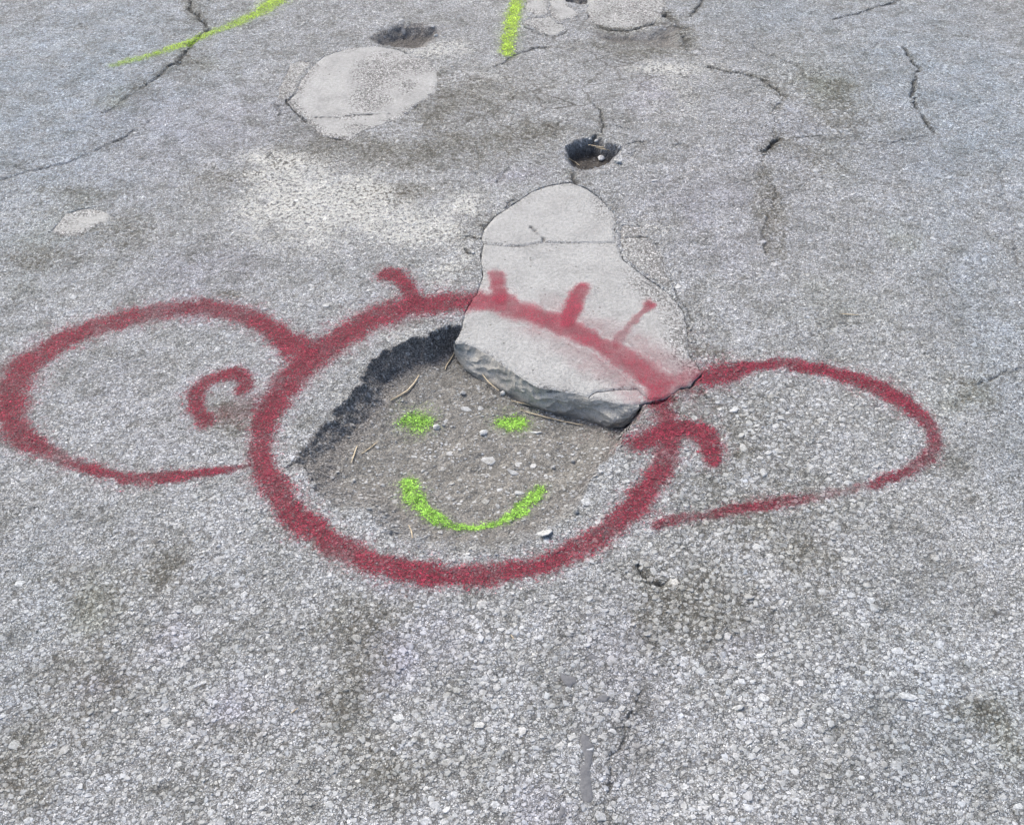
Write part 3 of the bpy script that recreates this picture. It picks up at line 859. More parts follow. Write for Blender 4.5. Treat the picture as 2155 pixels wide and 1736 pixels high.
SA = {n: GA[n][j, i] for n in NAMES}
SA['crev'] = SA['crev'] * .25
SA['tone'] = TONE; SA['hue'] = HUE


def stones_mesh(name, ids, parent, origin=None):
    Vv = SV[ids].reshape(-1, 3)
    at_ = {n: np.repeat(a[ids], NVS) for n, a in SA.items()}
    Vv, Ff, at_ = compact(Vv, stone_faces(ids), at_)
    return mesh_obj(name, Vv, Ff, M_STONE, at_, parent, origin=origin)


size_px = R1 * R2 ** .6 / (SY * CP + CAM_H * SP) ** 1.6
for key, owner, most in [((0, 4, 5), road, 300), ((6,), fl1, 110), ((1,), wl1, 90), ((2,), pot2, 30), ((3,), pot3, 40)]:
    ids = np.nonzero(np.isin(SREG, key))[0]
    ids = ids[np.argsort(-size_px[ids] - 10 * (ids < nh))]
    for q in ids[:most]:
        # a stone's parent may sit anywhere: keep mesh local to the stone
        o = stones_mesh('stone', np.array([q]), None, origin=(SX[q], SY[q], SZ[q]))
        o.parent = owner
        base = owner.matrix_world.translation if owner.parent is None else owner.location + owner.parent.location
        o.location = Vector((SX[q], SY[q], SZ[q])) - base
    if len(ids) > most:
        o = stones_mesh('aggregate', ids[most:], None)
        o.parent = owner
        base = owner.matrix_world.translation if owner.parent is None else owner.location + owner.parent.location
        o.location = -Vector(base)
        o['kind'] = 'stuff'

# ------------------------------------------------------------------ concrete patches
SLAB_F = []


def slab(P, mat, parent, z_off=.0012, th=.012, step=.006, shrink=.0005, seed=0, worn=None, tilt=0.0, dense=True, inner_cracks=(), rim=1.0):
    """flat broken plate cast into the road; P is its dense outline in metres"""
    n = len(P)
    area = np.sum(P[:, 0] * np.roll(P[:, 1], -1) - np.roll(P[:, 0], -1) * P[:, 1])
    if area < 0: P = P[::-1]
    t = np.roll(P, -1, 0) - np.roll(P, 1, 0)
    t /= np.linalg.norm(t, axis=1)[:, None] + 1e-9
    nrm = np.stack([t[:, 1], -t[:, 0]], -1)                # outward
    Pin = P - nrm * shrink
    x0, y0 = P.min(0); x1, y1 = P.max(0)
    gx, gy = np.meshgrid(np.arange(x0, x1, step), np.arange(y0, y1, step))
    gx = gx + rs.uniform(-.3, .3, gx.shape) * step; gy = gy + rs.uniform(-.3, .3, gy.shape) * step
    gx, gy = gx.ravel(), gy.ravel()
    s = sdf(gx, gy, Pin)
    m = s > step * .45
    pts = np.concatenate([Pin, np.stack([gx[m], gy[m]], -1)])
    res = delaunay_2d_cdt([Vector(p) for p in pts], [], [list(range(n))], 1, 1e-6)
    vc = np.array([list(q) for q in res[0]]); fc = [f for f in res[2] if len(f) == 3]
    fc = np.array(fc)
    ed = np.clip(sdf(vc[:, 0], vc[:, 1], Pin), 0, 1)
    zz = (fbm(vc[:, 0], vc[:, 1], .5, 3, 5) - .5) * .010 + (fbm(vc[:, 0], vc[:, 1], .07, 2, 400 + seed) - .5) * .0016
    zz = zz + z_off - .0022 * np.exp(-ed / .0016)
    cr = np.zeros(len(vc))
    for L in inner_cracks:
        d = seg_dist(vc[:, 0], vc[:, 1], L)
        g = np.exp(-(d / .0016) ** 2)
        cr = np.maximum(cr, g); zz = zz - .002 * g
    wv = np.zeros(len(vc)) if worn is None else worn(vc[:, 0], vc[:, 1])
    wv = np.maximum(wv, rim * np.exp(-ed / .014) * sstep(.30, .62, fbm(vc[:, 0], vc[:, 1], .04, 3, 420 + seed)))
    top = np.column_stack([vc, zz])
    # outline loop as found by the triangulation
    edges = {}
    for f in fc:
        for a, b in ((f[0], f[1]), (f[1], f[2]), (f[2], f[0])):
            if (b, a) in edges: del edges[(b, a)]
            else: edges[(a, b)] = 1
    E = np.array(list(edges.keys()))
    bot = top.copy(); bot[:, 2] -= th
    nb = np.unique(E); mp = np.full(len(top), -1); mp[nb] = len(top) + np.arange(len(nb))
    side = np.concatenate([np.stack([E[:, 1], E[:, 0], mp[E[:, 0]]], -1), np.stack([E[:, 1], mp[E[:, 0]], mp[E[:, 1]]], -1)])
    VV = np.vstack([top, bot[nb]]); FF = np.vstack([fc, side])
    wv = np.concatenate([wv, wv[nb]]); cr = np.concatenate([cr, cr[nb]])
    o = mesh_obj('slab_piece', VV, FF, mat, {'worn': wv, 'crev': cr}, parent)
    LAYERS.append((top, fc, None))
    return o


def blob_field(L, seed=0):
    def f(x, y):
        r = np.zeros(x.shape)
        for (u, v, ru, rv, s) in L:
            c = at(u, v); r1 = abs(at(u + ru, v)[0] - c[0]); r2 = abs(at(u, v - rv)[1] - at(u, v + rv)[1]) / 2
            r = np.maximum(r, s * np.exp(-(((x - c[0]) / r1) ** 2 + ((y - c[1]) / r2) ** 2)))
        return np.clip(r * (.4 + 1.2 * fbm(x, y, .03, 3, 500 + seed)), 0, 1)
    return f


def rl(L, seed, amp=.0022, step=.005):
    return rough_line(w(L), step, amp, seed)


def close(*lines):
    return np.vstack([l[:-1] for l in lines])


c = at(1215, 620)
p3 = empty('concrete_patch', (c[0], c[1], 0))
tag(p3, 'large wedge-shaped pale concrete patch with red hair strokes, broken off at the pothole', 'concrete patch')
Lf = rl(FRONT, 601, .003, .0035); Lfb = rl(FRONT_B, 602, .002, .0035); Lh = rl(HCRACK, 603, .0015); Lb = rl(BACK_EDGE, 604, .003)
Lb2 = rl(BACK_EDGE2, 605, .0028); Ll = rl(LEFT_E, 606, .002); Lc = rl(CHIP, 607, .0012, .004); Lr = rl(EDGE_R, 608, .002); Lx = rl([(1345, 848), (1370, 842)], 609, .001)
for a_l, b_l in ((Lf, Lfb), (Lfb, Lx)):
    b_l[0] = a_l[-1]
Lc[0] = Lf[-1]; Lc[-1] = Lx[-1]; Lr[0] = Lc[-1]; Lb[0] = Lr[-1]; Lh[-1] = Lb[-1]; Lb2[0] = Lb[-1]; Lb2[-1] = Lh[0]; Ll[0] = Lh[0]; Ll[-1] = Lf[0]
worn3 = blob_field([(1390, 600, 70, 50, .5), (1440, 700, 45, 80, .55), (1270, 430, 30, 40, .3), (1000, 640, 20, 30, .2), (1330, 640, 80, 60, .12)], 3)
vcr = rl([(1118, 478), (1132, 490), (1147, 507)], 611, .0015)
slab(close(Lf, Lc, Lr, Lb, Lh[::-1], Ll), M_CONC, p3, step=.0042, seed=1, worn=worn3, rim=.3)
slab(close(Lh, Lb2), M_CONC, p3, seed=2, worn=worn3, inner_cracks=(vcr,), rim=.3)
slab(close(Lfb, Lx, Lc[::-1]), M_CONC, p3, step=.004, seed=3, z_off=.0006, rim=.1)
slab(rough_line(w(P3_R), .005, .006, 612, True), M_CONC2, p3, seed=4, z_off=-.0002, shrink=.0, worn=blob_field([(1410, 560, 80, 100, 1.0), (1350, 475, 70, 45, 1.0)], 5),
     inner_cracks=(rl([(1300, 500), (1350, 498), (1395, 502)], 613),))
# the broken face above the pothole
topL = np.vstack([Lf[:-1], Lfb])
botp = [(957, 741, -.034), (966, 757, -.040), (978, 773, -.045), (1008, 793, -.048), (1030, 806, -.048), (1052, 820, -.05), (1098, 843, -.05), (1152, 864, -.05), (1202, 873, -.049),
        (1238, 880, -.047), (1282, 896, -.045), (1310, 894, -.040), (1330, 882, -.03), (1342, 866, -.02)]
bw = np.array([list(at(u, v, z)) + [z] for (u, v, z) in botp])


def resamp(P, n):
    d = np.r_[0, np.cumsum(np.linalg.norm(np.diff(P[:, :2], axis=0), axis=1))]
    t = np.linspace(0, d[-1], n)
    return np.stack([np.interp(t, d, P[:, q]) for q in range(P.shape[1])], -1)


NA, NB = 260, 26
tp = resamp(np.column_stack([topL, (fbm(topL[:, 0], topL[:, 1], .5, 3, 5) - .5) * .010 - .0004]), NA)
bt = resamp(bw, NA)
tt = np.linspace(0, 1, NB)[:, None]
arc = np.linspace(0, 1, NA)[None, :]
# profile: undercut lip, belly, ledges
prof = tt + .10 * np.sin(tt * math.pi) * np.sin(arc * 9 + .6) - .05 * np.sin(tt * 2 * math.pi)
FX = tp[None, :, 0] + (bt[None, :, 0] - tp[None, :, 0]) * prof
FY = tp[None, :, 1] + (bt[None, :, 1] - tp[None, :, 1]) * prof
FZ = tp[None, :, 2] + (bt[None, :, 2] - .006 - tp[None, :, 2]) * tt
U = arc * .42 + 0 * tt; Wv = tt * .055 + 0 * arc
amp = np.sin(np.clip(tt, 0, 1) * math.pi) ** .5
nz = (fbm(U + Wv * .6, Wv * 3, .07, 5, 700, .55) - .5) * .016 + (fbm(U, Wv, .012, 4, 710, .6) - .5) * .006
ledge = np.abs(fbm(U + Wv, Wv * 1.5, .05, 3, 720) - .5) * .03 + np.abs(fbm(U - Wv, Wv * 1.2, .022, 3, 725) - .5) * .010
FX += amp * (nz - ledge * .5) * .5; FY -= amp * (nz + .006 - ledge) * 1.0; FZ += amp * (fbm(U, Wv, .02, 3, 730) - .5) * .004
idx = np.arange(NA * NB).reshape(NB, NA)
FQ = np.stack([idx[1:, :-1], idx[1:, 1:], idx[:-1, 1:], idx[:-1, :-1]], -1).reshape(-1, 4)
mesh_obj('broken_edge', np.stack([FX.ravel(), FY.ravel(), FZ.ravel()], -1), FQ, M_BROKEN,
         {'dirt': (sstep(.55, 1.0, tt + 0 * arc) * sstep(.05, .4, arc + 0 * tt)).ravel()}, p3)

c = at(765, 195)
p1 = empty('concrete_patch', (c[0], c[1], 0))
tag(p1, 'rounded pale concrete patch with dark speckled wear near its top, under the shallow oval pothole', 'concrete patch')
worn1 = blob_field([(800, 150, 45, 35, .95), (780, 205, 45, 30, .55), (860, 135, 50, 20, .75), (730, 245, 40, 12, .3), (745, 270, 30, 12, .4), (850, 180, 40, 20, .35)], 1)
H1C = rl([(655, 246), (700, 248), (745, 243), (800, 241), (862, 240)], 621, .0015)
slab(rough_line(w(P1), .006, .008, 620, True), M_CONC, p1, seed=6, z_off=.0004, shrink=0, worn=worn1, inner_cracks=(H1C,))
slab(rough_line(w(P1B), .006, .005, 622, True), M_CONC2, p1, seed=7, z_off=.0004, shrink=.0, worn=blob_field([(600, 170, 60, 60, .5)], 2))
c = at(170, 470)
p2 = empty('concrete_patch', (c[0], c[1], 0))
tag(p2, 'small leaf-shaped pale concrete patch near the left edge', 'concrete patch')
slab(rough_line(w(P2), .006, .008, 625, True), M_CONC2, p2, seed=8, z_off=.0004, shrink=.0, worn=blob_field([(110, 470, 50, 20, .5), (170, 452, 50, 8, .4)], 3))
c = at(1160, 30)
p4 = empty('concrete_patch', (c[0], c[1], 0))
tag(p4, 'cracked pale concrete patch right beside the upright green paint stroke', 'concrete patch')
for q, L in enumerate(P4):
    slab(rough_line(w(L), .008, .005, 630 + q, True), M_CONC if q < 2 else M_CONC2, p4, seed=9 + q, z_off=.0004, shrink=.0, worn=blob_field([(1120, 60, 60, 20, .5)], 4))
c = at(1320, 20)
p5 = empty('concrete_patch', (c[0], c[1], 0))
tag(p5, 'gritty concrete patch with a dark curved crack below it at the top edge', 'concrete patch')
slab(rough_line(w(P5), .008, .018, 640, True), M_CONC2, p5, seed=14, z_off=-.0004, shrink=.0, rim=1.0, worn=blob_field([(1340, 25, 90, 40, .6)], 6))


# ------------------------------------------------------------------ spray paint films: skins 0.25 mm over whatever they were sprayed on
def stroke(pts, z=0.0):
    """pts: (u, v, half width in the same units[, opacity]) -> world polyline + widths"""
    P = atl(pts, z)
    n = len(pts)
    W = []
    for k in range(n):
        u, v, hw = pts[k][:3]
        op = pts[k][3] if len(pts[k]) > 3 else 1.0
        a = pts[max(k - 1, 0)]; b_ = pts[min(k + 1, n - 1)]
        dx, dy = b_[0] - a[0], b_[1] - a[1]
        L = math.hypot(dx, dy) or 1
        nx, ny = -dy / L, dx / L
        p, q = at(u + nx * hw, v + ny * hw, z), at(u - nx * hw, v - ny * hw, z)
        W.append((float(np.linalg.norm(p - q)) / 2, op))
    return P, np.array(W)


def stroke_eval(strokes, X, Y):
    """spray density 0..1 and opacity"""
    dens = np.zeros(X.shape); op = np.zeros(X.shape)
    for (P, W) in strokes:
        pad = W[:, 0].max() * 3.1
        m = (X > P[:, 0].min() - pad) & (X < P[:, 0].max() + pad) & (Y > P[:, 1].min() - pad) & (Y < P[:, 1].max() + pad)
        if not m.any(): continue
        x, y = X[m], Y[m]
        x = x + (fbm(x, y, .022, 4, 801, .65) - .5) * .020; y = y + (fbm(x, y, .022, 4, 811, .65) - .5) * .020
        if len(P) == 1:
            d = np.hypot((x - P[0, 0]) / W[0, 0], (y - P[0, 1]) / W[0, 0]); o_ = np.full(x.shape, W[0, 1])
        else:
            d, o_ = seg_dist(x, y, P, W)
        d = d / (.78 + .44 * fbm(x, y, .045, 2, 821))
        g = .80 * sstep(1.6, .25, d) + .20 * sstep(3.0, .8, d)
        o_ = o_ * np.clip(.52 + .85 * fbm(x, y, .05, 4, 831), 0, 1.08)
        better = g * o_ > dens[m] * op[m]
        dens[m] = np.where(better, g, dens[m]); op[m] = np.where(better, o_, op[m])
    return dens, op


road_V = V; road_A = attrs


def paint(name, mat, strokes, label, z_lift=.00028, chip=.55):
    FILM[0] += 1; z_lift = .00022 + .00008 * FILM[0]
    parts_V, parts_F, parts_d, parts_o, parts_r = [], [], [], [], []
    off = 0
    # ground, fine sheet
    d, o_ = stroke_eval(strokes, V[:, 0], V[:, 1])
    d = d * (GB.ravel() < .5)
    fm = d[Fq].max(1) > .04
    if fm.any():
        v_, f_, a_ = compact(V, Fq[fm], {'d': d, 'o': o_})
        v_ = v_ + [0, 0, z_lift]
        f3 = np.concatenate([f_[:, [0, 1, 2]], f_[:, [0, 2, 3]]])
        parts_V.append(v_); parts_F.append(f3); parts_d.append(a_['d']); parts_o.append(a_['o']); parts_r.append(np.ones(len(v_))); off += len(v_)
    # slabs
    for (tv, tf, _) in LAYERS:
        d, o_ = stroke_eval(strokes, tv[:, 0], tv[:, 1])
        fm = d[tf].max(1) > .04
        if fm.any():
            v_, f_, a_ = compact(tv, tf[fm], {'d': d, 'o': o_ * .85})
            parts_V.append(v_ + [0, 0, z_lift]); parts_F.append(f_ + off); parts_d.append(a_['d']); parts_o.append(a_['o']); parts_r.append(np.zeros(len(v_))); off += len(v_)
    # stones
    d, o_ = stroke_eval(strokes, SX, SY)
    ids = np.nonzero(d > .05)[0]
    if len(ids):
        c_ = np.stack([SX[ids], SY[ids], SZ[ids]], -1)[:, None, :]
        vv = (SV[ids] - c_) * 1.02 + c_ + np.array([0, 0, z_lift])
        vv = vv.reshape(-1, 3)
        dd, oo = stroke_eval(strokes, vv[:, 0], vv[:, 1])
        bare = 1 - chip * np.clip((TONE[ids] - .62) * 2.4, 0, 1) * rs.uniform(.3, 1, len(ids))
        bare *= rs.uniform(.82, 1.08, len(ids))
        vv, f_, a_ = compact(vv, stone_faces(ids), {'d': dd, 'o': oo * np.clip(np.repeat(bare, NVS), 0, 1)})
        parts_V.append(vv); parts_F.append(f_ + off)
        parts_d.append(a_['d']); parts_o.append(a_['o']); parts_r.append(np.full(len(vv), .35)); off += len(vv)
    VV = np.vstack(parts_V); FF = np.vstack(parts_F)
    ob = mesh_obj(name, VV, FF, mat, {'dens': np.concatenate(parts_d), 'opac': np.clip(np.concatenate(parts_o), 0, 1), 'rough': np.concatenate(parts_r)})
    return ob


RING = [(1000, 634, 22, .95), (930, 637, 21, .95), (870, 643, 20), (800, 664, 22), (745, 692, 23), (690, 728, 22), (640, 768, 24), (600, 808, 25), (575, 852, 26), (552, 905, 24), (548, 952, 26),
        (562, 1003, 29), (592, 1050, 29), (640, 1100, 27), (700, 1145, 25), (770, 1182, 24), (850, 1203, 23), (930, 1214, 23), (1010, 1214, 23), (1090, 1203, 21), (1160, 1185, 21),
        (1220, 1155, 21), (1280, 1112, 22), (1330, 1072, 24), (1368, 1025, 24), (1392, 985, 23), (1408, 940, 25, .8), (1400, 893, 22, .75), (1390, 850, 24, .95), (1385, 808, 30, .95), (1350, 778, 26, .85),
        (1290, 738, 20, .85), (1230, 706, 20, .85), (1170, 680, 20, .85), (1110, 658, 19, .85), (1050, 640, 19, .95), (1000, 634, 20, .95)]
paint_ring = paint('paint_outline', M_RED, [stroke(RING), stroke([(1385, 808, 18, .8), (1432, 798, 16, .6), (1472, 788, 14, .45)]), stroke([(1150, 672, 42, .22), (1230, 706, 48, .25), (1300, 745, 55, .3), (1370, 790, 60, .35), (1430, 790, 40, .3)])], '')
tag(paint_ring, 'thick red sprayed circle drawn around the large pothole', 'painted line')
EAR_L = [(640, 742, 20), (618, 728, 22), (600, 715, 19), (572, 693, 18), (535, 671, 17), (490, 655, 15, .9), (430, 648, 17, .75), (360, 651, 17, .75), (290, 664, 17, .85), (220, 683, 17, .9), (160, 704, 19), (100, 733, 22),
         (50, 772, 25), (20, 820, 32), (18, 870, 34), (40, 912, 28), (75, 938, 22, .9), (120, 960, 13, .5), (165, 976, 13, .75), (200, 992, 15), (262, 1005, 13), (320, 1007, 12), (380, 1003, 12), (440, 994, 10),
         (485, 986, 8, .9), (520, 978, 6, .5)]
o = paint('paint_outline', M_RED, [stroke(EAR_L), stroke([(585, 705, 14), (608, 738, 18)])], '')
tag(o, 'large faded red sprayed ear outline reaching the left edge', 'painted line')
o = paint('paint_curl', M_RED, [stroke([(512, 822, 15), (522, 803, 16), (500, 787, 15), (467, 791, 14), (432, 805, 15), (410, 832, 17), (411, 862, 17), (434, 884, 17)]),
                                 stroke([(432, 888, 10, .35), (470, 870, 22, .25), (530, 850, 26, .22), (560, 840, 20, .3)])], '')
tag(o, 'small red hook-shaped curl inside the left painted ear', 'painted line')
EAR_R = [(1492, 796, 18), (1537, 784, 21), (1587, 769, 12), (1653, 765, 12), (1720, 774, 13), (1787, 791, 15), (1853, 815, 17), (1903, 843, 17), (1937, 871, 15), (1963, 902, 15, .85), (1972, 932, 15, .7), (1957, 962, 14, .55),
         (1920, 985, 11, .75), (1880, 1002, 10, .9), (1840, 1018, 9)]
EAR_R2 = [(1382, 1103, 10, .8), (1435, 1090, 11, .7), (1487, 1086, 10, .5), (1553, 1072, 12, .7), (1620, 1060, 13, .7), (1670, 1051, 12, .65), (1708, 1046, 9, .5)]
o = paint('paint_outline', M_RED, [stroke(EAR_R), stroke(EAR_R2), stroke([(1708, 1046, 8, .35), (1775, 1032, 7, .22), (1838, 1019, 8, .4)])], '', chip=.9)
tag(o, 'red sprayed ear outline on the right with a gap in its lower line', 'painted line')
o = paint('paint_curl', M_RED, [stroke([(1342, 932, 20, .95), (1375, 913, 21), (1410, 900, 20), (1445, 898, 19), (1480, 910, 20), (1499, 938, 20), (1500, 970, 19)])], '', chip=.9)
tag(o, 'small red curl inside the right painted ear, crossing the circle', 'painted line')
HAIR = [([(818, 577, 13), (843, 585, 14), (857, 604, 15), (872, 634, 17)], 'leftmost red hair stroke, drawn on rough asphalt above the circle'),
        ([(1047, 578, 16, .95), (1048, 605, 16), (1050, 632, 18)], 'short upright red hair stroke at the left side of the wedge patch'),
        ([(1227, 604, 14), (1214, 628, 15), (1203, 650, 15), (1195, 680, 18)], 'bold slanted red hair stroke in the middle of the wedge patch'),
        ([(1366, 643, 12), (1352, 656, 6, .7), (1335, 672, 7, .6), (1308, 703, 8, .5), (1294, 726, 10, .5)], 'thin faint red hair stroke with a dot at its top, rightmost')]
for pts, lab in HAIR:
    o = paint('paint_hair_stroke', M_RED, [stroke(pts)], '')
    tag(o, lab, 'painted line', 'red hair strokes on top of the painted head')
ez = -.042


def dot(u, v, ru, rv, z, op=1.0):
    return stroke([(u - ru * .55, v + 1, rv * .85, op), (u, v, rv * 1.25, op), (u + ru * .55, v - 1, rv * .85, op)], z)


o = paint('paint_eye', M_GREEN, [dot(875, 886, 34, 16, -.043)], '')
tag(o, 'left lime green sprayed eye on the pothole floor, paler one', 'painted dot', 'green eyes of the painted face')
o = paint('paint_eye', M_GREEN, [dot(1076, 885, 28, 16, -.045)], '')
tag(o, 'right lime green sprayed eye beside the broken concrete edge', 'painted dot', 'green eyes of the painted face')
MOUTH = [(858, 1016, 19), (868, 1040, 19), (888, 1066, 16), (915, 1090, 13), (952, 1107, 8, .9), (1002, 1112, 7.5, .9), (1052, 1100, 8.5, .9), (1095, 1075, 12), (1120, 1052, 13), (1134, 1032, 13)]
mp_, mw_ = stroke(MOUTH, 0)
for q, (u, v, *_r) in enumerate(MOUTH):
    z = -.02
    for _ in range(6):
        pp = at(u, v, z); z = float(zat(pp[0], pp[1])[0])
    mp_[q] = at(u, v, z)
o = paint('paint_mouth', M_GREEN, [(mp_, mw_)], '')
tag(o, 'curved lime green sprayed smile on the pothole floor', 'painted line')
o = paint('paint_stroke', M_YG, [stroke([(240, 138, 4, .4), (300, 121, 5, .65), (367, 101, 5.5, .7), (433, 74, 5.5, .75), (500, 49, 6, .75), (550, 26, 7, .85), (583, 0, 11), (605, -25, 11)])], '')
tag(o, 'long slanted yellow-green sprayed line at the top left', 'painted line')
o = paint('paint_stroke', M_YG, [stroke([(1092, -28, 12), (1088, 3, 12), (1080, 36, 13), (1072, 80, 14), (1067, 112, 13)])], '')
tag(o, 'short upright bright green sprayed line at the top centre', 'painted line')

# ------------------------------------------------------------------ bitumen spots
for q, (L, lab) in enumerate(BIT):
    P = rough_line(w(L), .0025, .0028, 900 + q, True)
    P3d = P
    x0, y0 = P.min(0); x1, y1 = P.max(0)
    gx, gy = np.meshgrid(np.arange(x0, x1, .002), np.arange(y0, y1, .002)); gx, gy = gx.ravel(), gy.ravel()
    m = sdf(gx, gy, P) > .0008
    pts = np.concatenate([P, np.stack([gx[m], gy[m]], -1)])
    r = delaunay_2d_cdt([Vector(p) for p in pts], [], [list(range(len(P)))], 1, 1e-6)
    vc = np.array([list(t_) for t_ in r[0]]); fc = np.array([f for f in r[2] if len(f) == 3])
    ed = np.clip(sdf(vc[:, 0], vc[:, 1], P), 0, 1)
    zz = zat(vc[:, 0], vc[:, 1]) * .5 + zat(vc[:, 0], vc[:, 1]).mean() * .5 + .0004 + .0008 * (1 - np.exp(-ed / .0015)) + (fbm(vc[:, 0], vc[:, 1], .01, 3, 910) - .5) * .001
    cc = (vc[:, 0].mean(), vc[:, 1].mean(), float(zz.mean()))
    o = mesh_obj('bitumen_spot', np.column_stack([vc, zz]), fc, M_BITUMEN, origin=cc, smooth=True)
    tag(o, lab, 'bitumen spot', 'bitumen spots near the bottom edge')


# ------------------------------------------------------------------ dry stalks
def stalk(pts, r, label, zs=None, group='dry stalks on the ground', tufted=False):
    W_ = []
    for q, p in enumerate(pts):
        z = 0.0
        if zs is not None:
            z = zs[q] if isinstance(zs, (list, tuple)) else zs
            pp = at(p[0], p[1], z)
        else:
            for _ in range(8):
                pp = at(p[0], p[1], z); z = float(zat(pp[0], pp[1])[0]) + r * 1.2 + .0012
        W_.append((pp[0], pp[1], z))
    W_ = np.array(W_)
    n = 26
    d = np.r_[0, np.cumsum(np.linalg.norm(np.diff(W_, axis=0), axis=1))]
    t = np.linspace(0, d[-1], n)
    C = np.stack([np.interp(t, d, W_[:, k_]) for k_ in range(3)], -1)
    for _ in range(3):
        C[1:-1] = (C[:-2] + 2 * C[1:-1] + C[2:]) / 4
    if zs is None:
        g = zat(C[:, 0], C[:, 1]); C[:, 2] = np.maximum(C[:, 2], g + r)
        for _ in range(2): C[1:-1, 2] = np.maximum((C[:-2, 2] + 2 * C[1:-1, 2] + C[2:, 2]) / 4, g[1:-1] + r * .6)
    T = np.gradient(C, axis=0); T /= np.linalg.norm(T, axis=1)[:, None] + 1e-9
    S = np.cross(T, [0, 0, 1]); S /= np.linalg.norm(S, axis=1)[:, None] + 1e-9
    Uu = np.cross(S, T)
    taper = r * (.45 + .75 * np.sin(np.linspace(.25, 2.9, n)))
    K = 6
    vv = []
    for q in range(n):
        for k_ in range(K):
            a = 2 * math.pi * k_ / K
            vv.append(C[q] + (math.cos(a) * S[q] + .7 * math.sin(a) * Uu[q]) * taper[q])
    ff = [[q * K + k_, q * K + (k_ + 1) % K, (q + 1) * K + (k_ + 1) % K, (q + 1) * K + k_] for q in range(n - 1) for k_ in range(K)]
    cc = tuple(C.mean(0))
    o = mesh_obj('dry_stalk', np.array(vv), np.array(ff), M_STRAW, origin=cc, smooth=True)
    tag(o, label, 'dry stalk', group)
    return o


stalk([(882, 789), (872, 806), (858, 822), (842, 832), (822, 842)], .0016, 'curved pale dry stalk lying above the left green eye')
stalk([(956, 742), (948, 757), (940, 768), (937, 778)], .0011, 'short pale stalk at the left tip of the broken concrete edge')
stalk([(1015, 788), (1028, 804), (1038, 813), (1050, 822)], .0013, 'pale stalk touching the foot of the broken concrete edge', zs=[-.038, -.040, -.042, -.044])
stalk([(1076, 843), (1105, 850), (1135, 857), (1155, 862)], .0014, 'upper long stalk beside the right green eye')
stalk([(1094, 862), (1125, 872), (1165, 882), (1200, 890), (1226, 894)], .0012, 'lower long stalk running right from the right green eye')
stalk([(752, 938), (747, 952), (742, 966), (739, 974)], .0013, 'short upright brown stalk on the left part of the pothole floor')
stalk([(796, 928), (782, 940), (768, 950), (760, 955)], .0010, 'thin slanted stalk left of the pothole centre')
stalk([(1238, 305), (1258, 309), (1280, 312), (1303, 316)], .0013, 'upper stalk lying across the small dark pothole', zs=-.014, group='dry stalks in the small dark pothole')
stalk([(1255, 311), (1275, 315), (1298, 320)], .0011, 'lower stalk lying across the small dark pothole', zs=-.016, group='dry stalks in the small dark pothole')
stalk([(1196, 334), (1210, 341), (1220, 349)], .0010, 'short thin stalk on the left slope of the small dark pothole', group='dry stalks in the small dark pothole')
stalk([(1768, 660), (1788, 662), (1808, 663)], .0010, 'pale straight stalk lying on the asphalt above the right ear')
stalk([(612, 1500), (620, 1494), (628, 1489)], .0008, 'short pale stalk on the asphalt at the lower left')
stalk([(860, 1105), (866, 1118), (868, 1132)], .0009, 'small upright stalk below the left end of the smile')
stalk([(1075, 1335), (1082, 1345)], .0008, 'tiny white stalk on the asphalt below the circle')


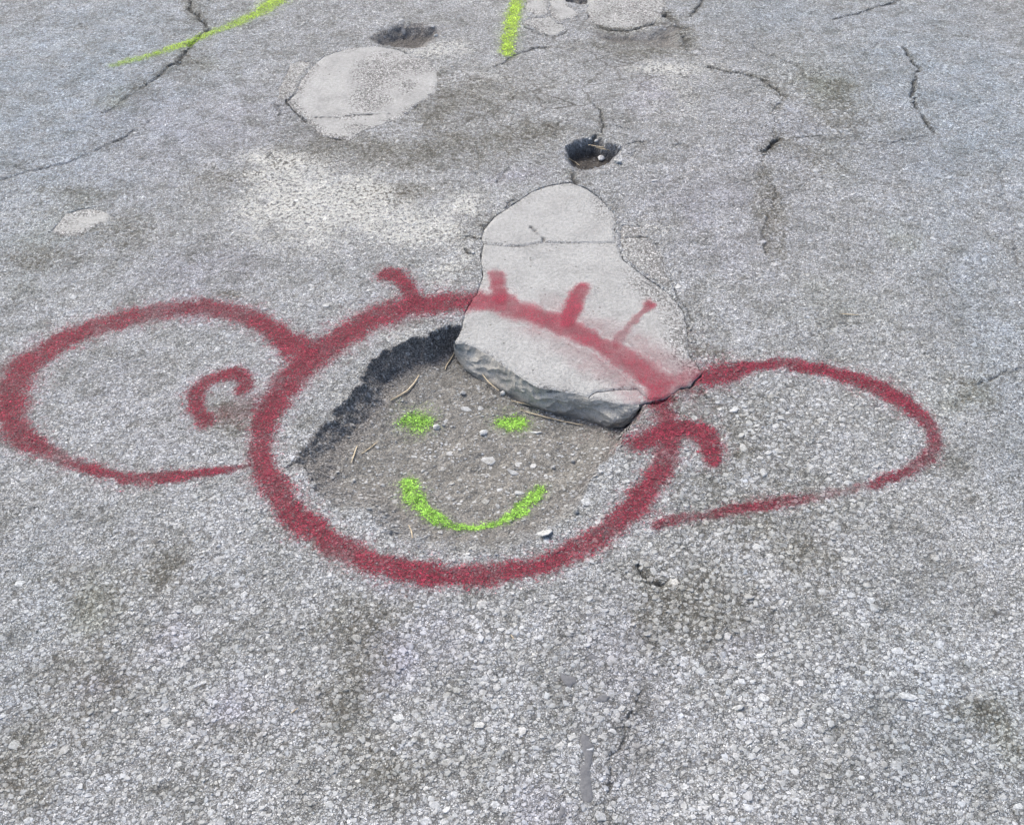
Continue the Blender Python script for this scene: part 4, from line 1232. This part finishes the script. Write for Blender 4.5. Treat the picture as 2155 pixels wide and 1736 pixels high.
# ------------------------------------------------------------------ loose pebbles
def pebble(u, v, r, tone, label, flat=.7, z0=-.03, group='loose pebbles in the potholes'):
    z = z0
    for _ in range(8):
        pp = at(u, v, z); z = float(zat(pp[0], pp[1])[0])
    import bmesh
    bm = bmesh.new()
    bmesh.ops.create_icosphere(bm, subdivisions=2, radius=1)
    seed = int(u * 7 + v)
    R = random.Random(seed)
    for _ in range(7):                                     # chop facets
        d = Vector((R.uniform(-1, 1), R.uniform(-1, 1), R.uniform(-1, 1))).normalized()
        k_ = R.uniform(.62, .86)
        for vt in bm.verts:
            q = vt.co.dot(d)
            if q > k_: vt.co -= d * (q - k_)
    me = bpy.data.meshes.new('pebble')
    bm.to_mesh(me); bm.free()
    co_ = np.array([tuple(vt.co) for vt in me.vertices]) * [r * R.uniform(.9, 1.25), r * R.uniform(.8, 1.1), r * flat]
    me.vertices.foreach_set('co', co_.astype(np.float32).ravel())
    for n_, val in (('tone', tone), ('hue', .4)):
        a = me.attributes.new(n_, 'FLOAT', 'POINT'); a.data.foreach_set('value', np.full(len(co_), val, np.float32))
    me.materials.append(M_STONE)
    o = bpy.data.objects.new('pebble', me); COL.objects.link(o)
    o.location = (pp[0], pp[1], z + r * flat * .62); o.rotation_euler = (R.uniform(-.2, .2), R.uniform(-.2, .2), R.uniform(0, 6))
    tag(o, label, 'pebble', group)
    return o


pebble(1058, 829, .0060, .95, 'pale pebble on the floor below the middle of the broken edge')
pebble(1013, 786, .0052, .80, 'round buff pebble stuck at the left foot of the broken edge')
pebble(1153, 858, .0058, .82, 'buff angular pebble leaning on the right half of the broken edge')
pebble(1229, 879, .0062, .25, 'dark grey pebble at the foot of the broken edge, far right')
pebble(918, 902, .0072, .90, 'white angular pebble just right of the left green eye')
pebble(1017, 914, .0068, .93, 'white pebble on the floor between and below the two green eyes')
pebble(975, 829, .0058, .10, 'dark pebble on the brown floor left of the broken edge')
pebble(933, 896, .0035, .06, 'tiny black pebble right beside the white one by the left eye')
pebble(1265, 337, .0085, .99, 'bright white pebble in the small dark pothole')
pebble(1300, 343, .0085, .97, 'white pebble on the near right rim of the small dark pothole', z0=0)
pebble(1253, 322, .0050, .75, 'grey pebble in the middle of the small dark pothole')
pebble(1240, 319, .0050, .80, 'grey pebble left of the middle in the small dark pothole')
pebble(918, 78, .0075, .97, 'white pebble in the shallow oval pothole', z0=-.01)
pebble(745, 1012, .0040, .9, 'tiny white pebble on the floor near the left end of the pothole')
pebble(1165, 985, .0040, .1, 'small dark pebble on the right part of the pothole floor')
pebble(1205, 972, .0040, .12, 'small black pebble near the right rim of the pothole floor')
pebble(1212, 1078, .0060, .12, 'dark pebble beside the big white stone on the right rim')
